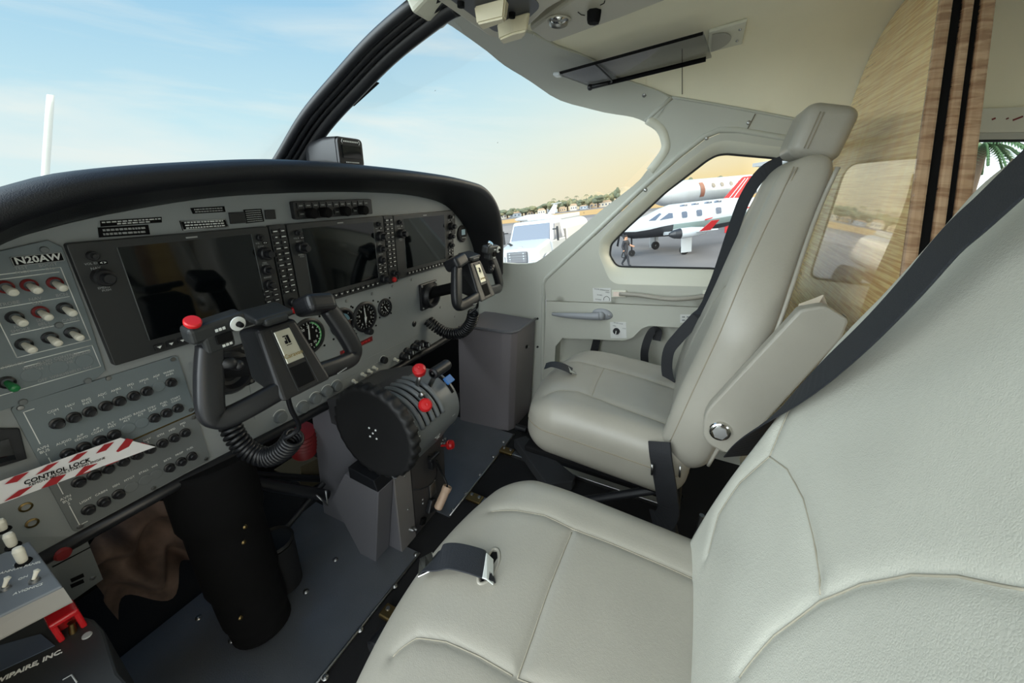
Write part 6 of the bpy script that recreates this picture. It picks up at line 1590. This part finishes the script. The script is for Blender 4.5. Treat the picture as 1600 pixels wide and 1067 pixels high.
for k in range(40):
    px_=786+4.6*k; h=rnd.uniform(9,15)+max(0,(px_-840))*.06
    tree(px_,(540 if k%3==0 else 600)+rnd.uniform(-8,60),h,rnd.uniform(9,17),'olive green tree on the distant treeline beyond the runway grass',k%2)
for k in range(9):
    tree(1066+8*k,240+rnd.uniform(0,30),rnd.uniform(9,13),rnd.uniform(5,9),'dark tree showing just above the business jet',1)
def palm(px,dist,h,label,grp,ff=.28):
    p=gq(dist,px); o=Local('palm_tree',label,'tree',p,CP-p,grp)
    b=MB(); b.tube([V((0,0,0)),V((.1,0,h*.5)),V((0,0,h))],[.22,.16,.14],8); o.part(b,'trunk',MATS['bark'])
    for k in range(14):
        a=2*math.pi*k/14+rnd.uniform(-.1,.1); l=h*ff*rnd.uniform(.85,1.1); e=rnd.uniform(.1,.7)
        pts=[V((math.cos(a)*l*t,math.sin(a)*l*t,h+l*(e*t-1.05*t*t))) for t in (0,.25,.5,.75,1)]
        b=MB(); b.tube(pts,.03,4)
        for i in range(1,16):
            t=i/16; c=V((math.cos(a)*l*t,math.sin(a)*l*t,h+l*(e*t-1.05*t*t))); sd=V((-math.sin(a),math.cos(a),0)); ll=l*.26*math.sin(math.pi*min(1,t*.9+.1))
            for s in (-1,1):
                q=c+sd*s*ll+V((math.cos(a)*ll*.5,math.sin(a)*ll*.5,-ll*.55)); w_=V((math.cos(a),math.sin(a),0))*.05
                b.bm.faces.new([b.bm.verts.new(x) for x in (c-w_,c+w_,q)])
        o.part(b,'frond',mat('palm_green',(70,98,62),.7))
for k,px_ in enumerate((872,892,906,921)): palm(px_,520,17,'thin tall palm on the distant treeline above the runway grass','palms across the airfield',.2)
pp_=CP+ray(1531,228)*16; hgt=(pp_-GO).dot(UPG); 
P0=Local
def palm_at(p,h,label): pass
d_=ray(1531,240); d_=(d_-UPG*d_.dot(UPG)).normalized()
rnd=random.Random(5)
_gq=gq
def gq(dist,px,h=0):
    return _gq(dist,px,h) if px!='P' else CP-UPG*3.6+d_*dist
palm('P',17,hgt-.15,'green palm seen through the aft cabin window beside the divider',None,.24)
if 'group' in bpy.data.objects['palm_tree.004']: del bpy.data.objects['palm_tree.004']['group']
# ---- our own propeller blade above the nose
YP=2.2
tip=at(79,148,1,YP); rt_=at(69,300,1,YP)
o=thing('propeller','pale propeller blade standing up beyond the glareshield','propeller',(0,YP,.45))
hub=V((0,YP,.45)); hx_=V((rt_.x,YP,.45))
b=MB()
def bl(u,v):
    t=u; c=hub.lerp(hx_,.0).lerp(V((rt_.x,YP,rt_.z)),min(1,t/.45)) if t<.45 else V((rt_.x,YP,rt_.z)).lerp(tip,(t-.45)/.55)
    w=.055*(1-.15*t)*(1 if t<.85 else math.sqrt(max(0,1-((t-.85)/.15)**2))*.9+.1); a=2*math.pi*v
    return c+V((math.cos(a)*w*.42,math.cos(a)*w*.9,0))+V((math.sin(a)*.012,-math.sin(a)*.006,0))
b.grid(bl,40,16,cv=True); b.build('blade',mat('propeller_grey',(176,190,198),.4),o)
for s in (1,2):
    b=MB(); a0=math.radians(90+120*s); b.grid(lambda u,v:hub+V((math.cos(a0),0,math.sin(a0)))*1.2*u+V((math.cos(2*math.pi*v)*.03*(1-.5*u),math.cos(2*math.pi*v)*.05,math.sin(2*math.pi*v)*.012)),20,12,cv=True); b.build('blade',MATS['propeller_grey'],o)
b=MB(); b.lathe([(.24,-.15),(.23,.05),(.15,.25),(0,.38)],hub,(0,1,0),28); b.build('spinner',M_pw,o)
b=MB(); b.lathe([(.30,0),(.42,.4),(.50,1.0),(.52,1.45)],hub+V((0,-.18,-.08)),(0,-1,0),32); tag(b.build('engine_cowling',M_pw),'white engine cowling below the windshield, hidden beyond the glareshield','cowling')
# ---- person walking on the apron
pf=gat(978,416); d=(CP-pf); d=(d-UPG*d.dot(UPG)).normalized(); rgt=d.cross(UPG)
PX=Local('person','person in dark work clothes walking across the apron carrying a bag','person',pf,(-rgt*.8+d*.45))
def skin(name,verts,edges,radii,m,sub=2):
    me=bpy.data.meshes.new(name); me.from_pydata(verts,edges,[]); ob=bpy.data.objects.new(name,me); COL.objects.link(ob)
    md=ob.modifiers.new('s','SKIN'); md.use_smooth_shade=True
    for v,r in zip(me.skin_vertices[0].data,radii): v.radius=(r,r) if not isinstance(r,tuple) else r
    me.skin_vertices[0].data[0].use_root=True
    sb=ob.modifiers.new('u','SUBSURF'); sb.levels=sub; sb.render_levels=sub
    dg=bpy.context.evaluated_depsgraph_get(); m2_=bpy.data.meshes.new_from_object(ob.evaluated_get(dg)); bpy.data.objects.remove(ob)
    m2_.name=name
    for f in m2_.polygons: f.use_smooth=True
    m2_.materials.clear()
    for mm in (m if isinstance(m,list) else [m]): m2_.materials.append(mm)
    q=bpy.data.objects.new(name,m2_); COL.objects.link(q); q.parent=PX.o; return q
# y is walking direction
v=[(0,0,.95),(0,.01,1.12),(0,.02,1.32),(0,.02,1.45),(0,.03,1.53),(0,.05,1.62),(0,.05,1.74),
   (.10,.02,.90),(.11,.20,.50),(.11,.26,.09),(.11,.40,.04),
   (-.10,-.02,.90),(-.11,-.06,.50),(-.11,-.32,.14),(-.11,-.22,.05),
   (.20,.02,1.42),(.25,-.06,1.17),(.26,.02,.95),(.26,.04,.86),
   (-.20,.02,1.42),(-.26,.12,1.18),(-.28,.34,1.10),(-.28,.42,1.08)]
e=[(0,1),(1,2),(2,3),(3,4),(4,5),(5,6),(0,7),(7,8),(8,9),(9,10),(0,11),(11,12),(12,13),(13,14),(3,15),(15,16),(16,17),(17,18),(3,19),(19,20),(20,21),(21,22)]
r=[(.19,.13),(.18,.13),(.21,.14),(.14,.11),.06,.095,.09,.115,.085,.06,.05,.115,.085,.06,.05,.085,.062,.05,.055,.085,.062,.05,.055]
bd=skin('body',v,e,r,[mat('dark_workwear',(44,46,52),.8),mat('skin_tone',(186,140,112),.6)])
for f in bd.data.polygons:
    z=f.center.z
    if z>1.50 or (f.center.y>.16 and .95<z<1.25 and abs(f.center.x)>.2) or (z<.95 and f.center.x>.22 and z>.6): f.material_index=1
b=MB(); b.ball(V((0,.03,1.70)),(.095,.105,.095)); PX.part(b,'hair',mat('dark_hair',(40,32,28),.8))
b=MB(); b.tube(catmull([V((.27,.05,.88)),V((.30,.18,.72)),V((.30,.10,.55)),V((.30,-.08,.58)),V((.28,-.02,.80))],5,True),.03,8,closed=True); tag_=PX.part(b,'cable_loop',M_blk)

b=MB()
def hillf(u,v):
    px_=700+330*u; d_h=760+260*v; z=(3+26*smooth01((px_-800)/170)+3*math.sin(px_*.11)+2*math.sin(px_*.31))*math.sin(math.pi*min(1,v+.0))
    return gq(d_h,px_,max(0,z))
b.grid(hillf,60,9); tag(b.build('hill',mat('hazy_hill',(168,152,120),.9,var=.15,vscale=.02)),'hazy low hill rising behind the distant treeline','hill')

p=CP-UPG*3.6+d_*46; o=Local('hangar_building','pale hangar building behind the palm, through the aft cabin window','building',p,CP-p)
b=MB(); b.box((0,0,2.6),(26,8,5.2)); w_=o.part(b,'wall',mat('hangar_white',(214,220,218),.7))
b=MB(); b.prism([V((-13.4,-4.4,5.2)),V((13.4,-4.4,5.2)),V((13.4,-4.4,5.5)),V((-13.4,-4.4,5.5))],(0,8.8,0)); o.part(b,'roof',M_gm)
for k in range(4):
    b=MB(); b.box((-9+6*k,4.05,2.2),(4,.1,4.2)); o.part(b,'hangar_gate',mat('hangar_gate_grey',(186,194,194),.6),w_)
# ================================================================== sky and light
w=bpy.data.worlds.new('World'); SC.world=w; w.use_nodes=True; nt=w.node_tree; nt.nodes.clear()
N=lambda t:nt.nodes.new(t); L=nt.links.new
UPG=V((.0115,.1474,.989)).normalized()
tc=N('ShaderNodeTexCoord'); out=N('ShaderNodeOutputWorld'); bg=N('ShaderNodeBackground')
def vmath(op,a,b):
    n=N('ShaderNodeVectorMath'); n.operation=op
    for i,x in enumerate((a,b)):
        if isinstance(x,(tuple,list,V)): n.inputs[i].default_value=tuple(x)
        else: L(x,n.inputs[i])
    return n.outputs['Value'] if op=='DOT_PRODUCT' else n.outputs['Vector']
def m2(op,a,b=None,c=None,clamp=False):
    n=N('ShaderNodeMath'); n.operation=op; n.use_clamp=clamp
    for i,x in enumerate((a,b,c)):
        if x is None: continue
        if isinstance(x,(int,float)): n.inputs[i].default_value=x
        else: L(x,n.inputs[i])
    return n.outputs[0]
def mixc(f,a,b):
    n=N('ShaderNodeMix'); n.data_type='RGBA'
    for s,x in ((n.inputs['Factor'],f),(n.inputs[6],a),(n.inputs[7],b)):
        if isinstance(x,(int,float)): s.default_value=x
        elif isinstance(x,tuple): s.default_value=x
        else: L(x,s)
    return n.outputs[2]
d=tc.outputs['Generated']
el=vmath('DOT_PRODUCT',d,UPG)
aftw=V((.35,-.94,0)).normalized(); az=vmath('DOT_PRODUCT',d,aftw)       # towards the sunset: right and aft
warm=m2('MULTIPLY_ADD',az,1.25,.42,True)
def ramp(fac,stops):
    r=N('ShaderNodeValToRGB'); e=r.color_ramp.elements
    while len(e)<len(stops): e.new(.5)
    for x,(p,c) in zip(e,stops): x.position=p; x.color=lin(c)
    L(fac,r.inputs['Fac']); return r.outputs['Color']
cold=ramp(el,[(0,(232,243,240)),(.08,(230,246,244)),(.22,(203,236,245)),(.45,(146,200,235)),(.9,(108,164,222))])
hot=ramp(el,[(0,(255,220,142)),(.07,(255,232,172)),(.15,(252,244,212)),(.30,(208,235,242)),(.5,(148,202,236)),(.9,(108,166,222))])
sky=mixc(warm,cold,hot)
mp=N('ShaderNodeMapping'); mp.inputs['Scale'].default_value=(1.1,1.1,6.5); mp.inputs['Rotation'].default_value=(.25,-.15,.4); L(d,mp.inputs['Vector'])
no=N('ShaderNodeTexNoise'); no.inputs['Scale'].default_value=1.7; no.inputs['Detail'].default_value=7; no.inputs['Roughness'].default_value=.55; no.inputs['Distortion'].default_value=.5
L(mp.outputs[0],no.inputs['Vector'])
cl=m2('MULTIPLY_ADD',no.outputs['Fac'],4.4,-2.1,True)
cl=m2('MULTIPLY',m2('MULTIPLY',cl,m2('MULTIPLY_ADD',el,-1.0,1.0,True)),m2('MULTIPLY_ADD',el,8.0,-.25,True))
sky=mixc(m2('MULTIPLY',cl,.85),sky,lin((244,248,242)))
below=m2('LESS_THAN',el,-.02)
sky=mixc(below,sky,lin((150,146,140)))

# mix the added out-of-view fill glows into the sky
lit=None; total=None
for dr_,pw,wd,cl_ in FILL_LOBES:
    g=m2('MULTIPLY_ADD',vmath('DOT_PRODUCT',d,V(dr_).normalized()),1/(1-wd),-wd/(1-wd),True)
    g=m2('MULTIPLY',m2('POWER',g,1.4),pw)
    sky=mixc(m2('MULTIPLY',g,1.0,None,True),sky,lin(cl_))
    total=g if total is None else m2('ADD',total,g)
st=m2('ADD',total,1.0)
L(sky,bg.inputs['Color']); L(st,bg.inputs['Strength']); L(bg.outputs[0],out.inputs['Surface'])
SC.view_settings.view_transform='Standard'; SC.view_settings.look='None'; SC.view_settings.gamma=1; SC.view_settings.exposure=0
SC.view_settings.use_curve_mapping=False
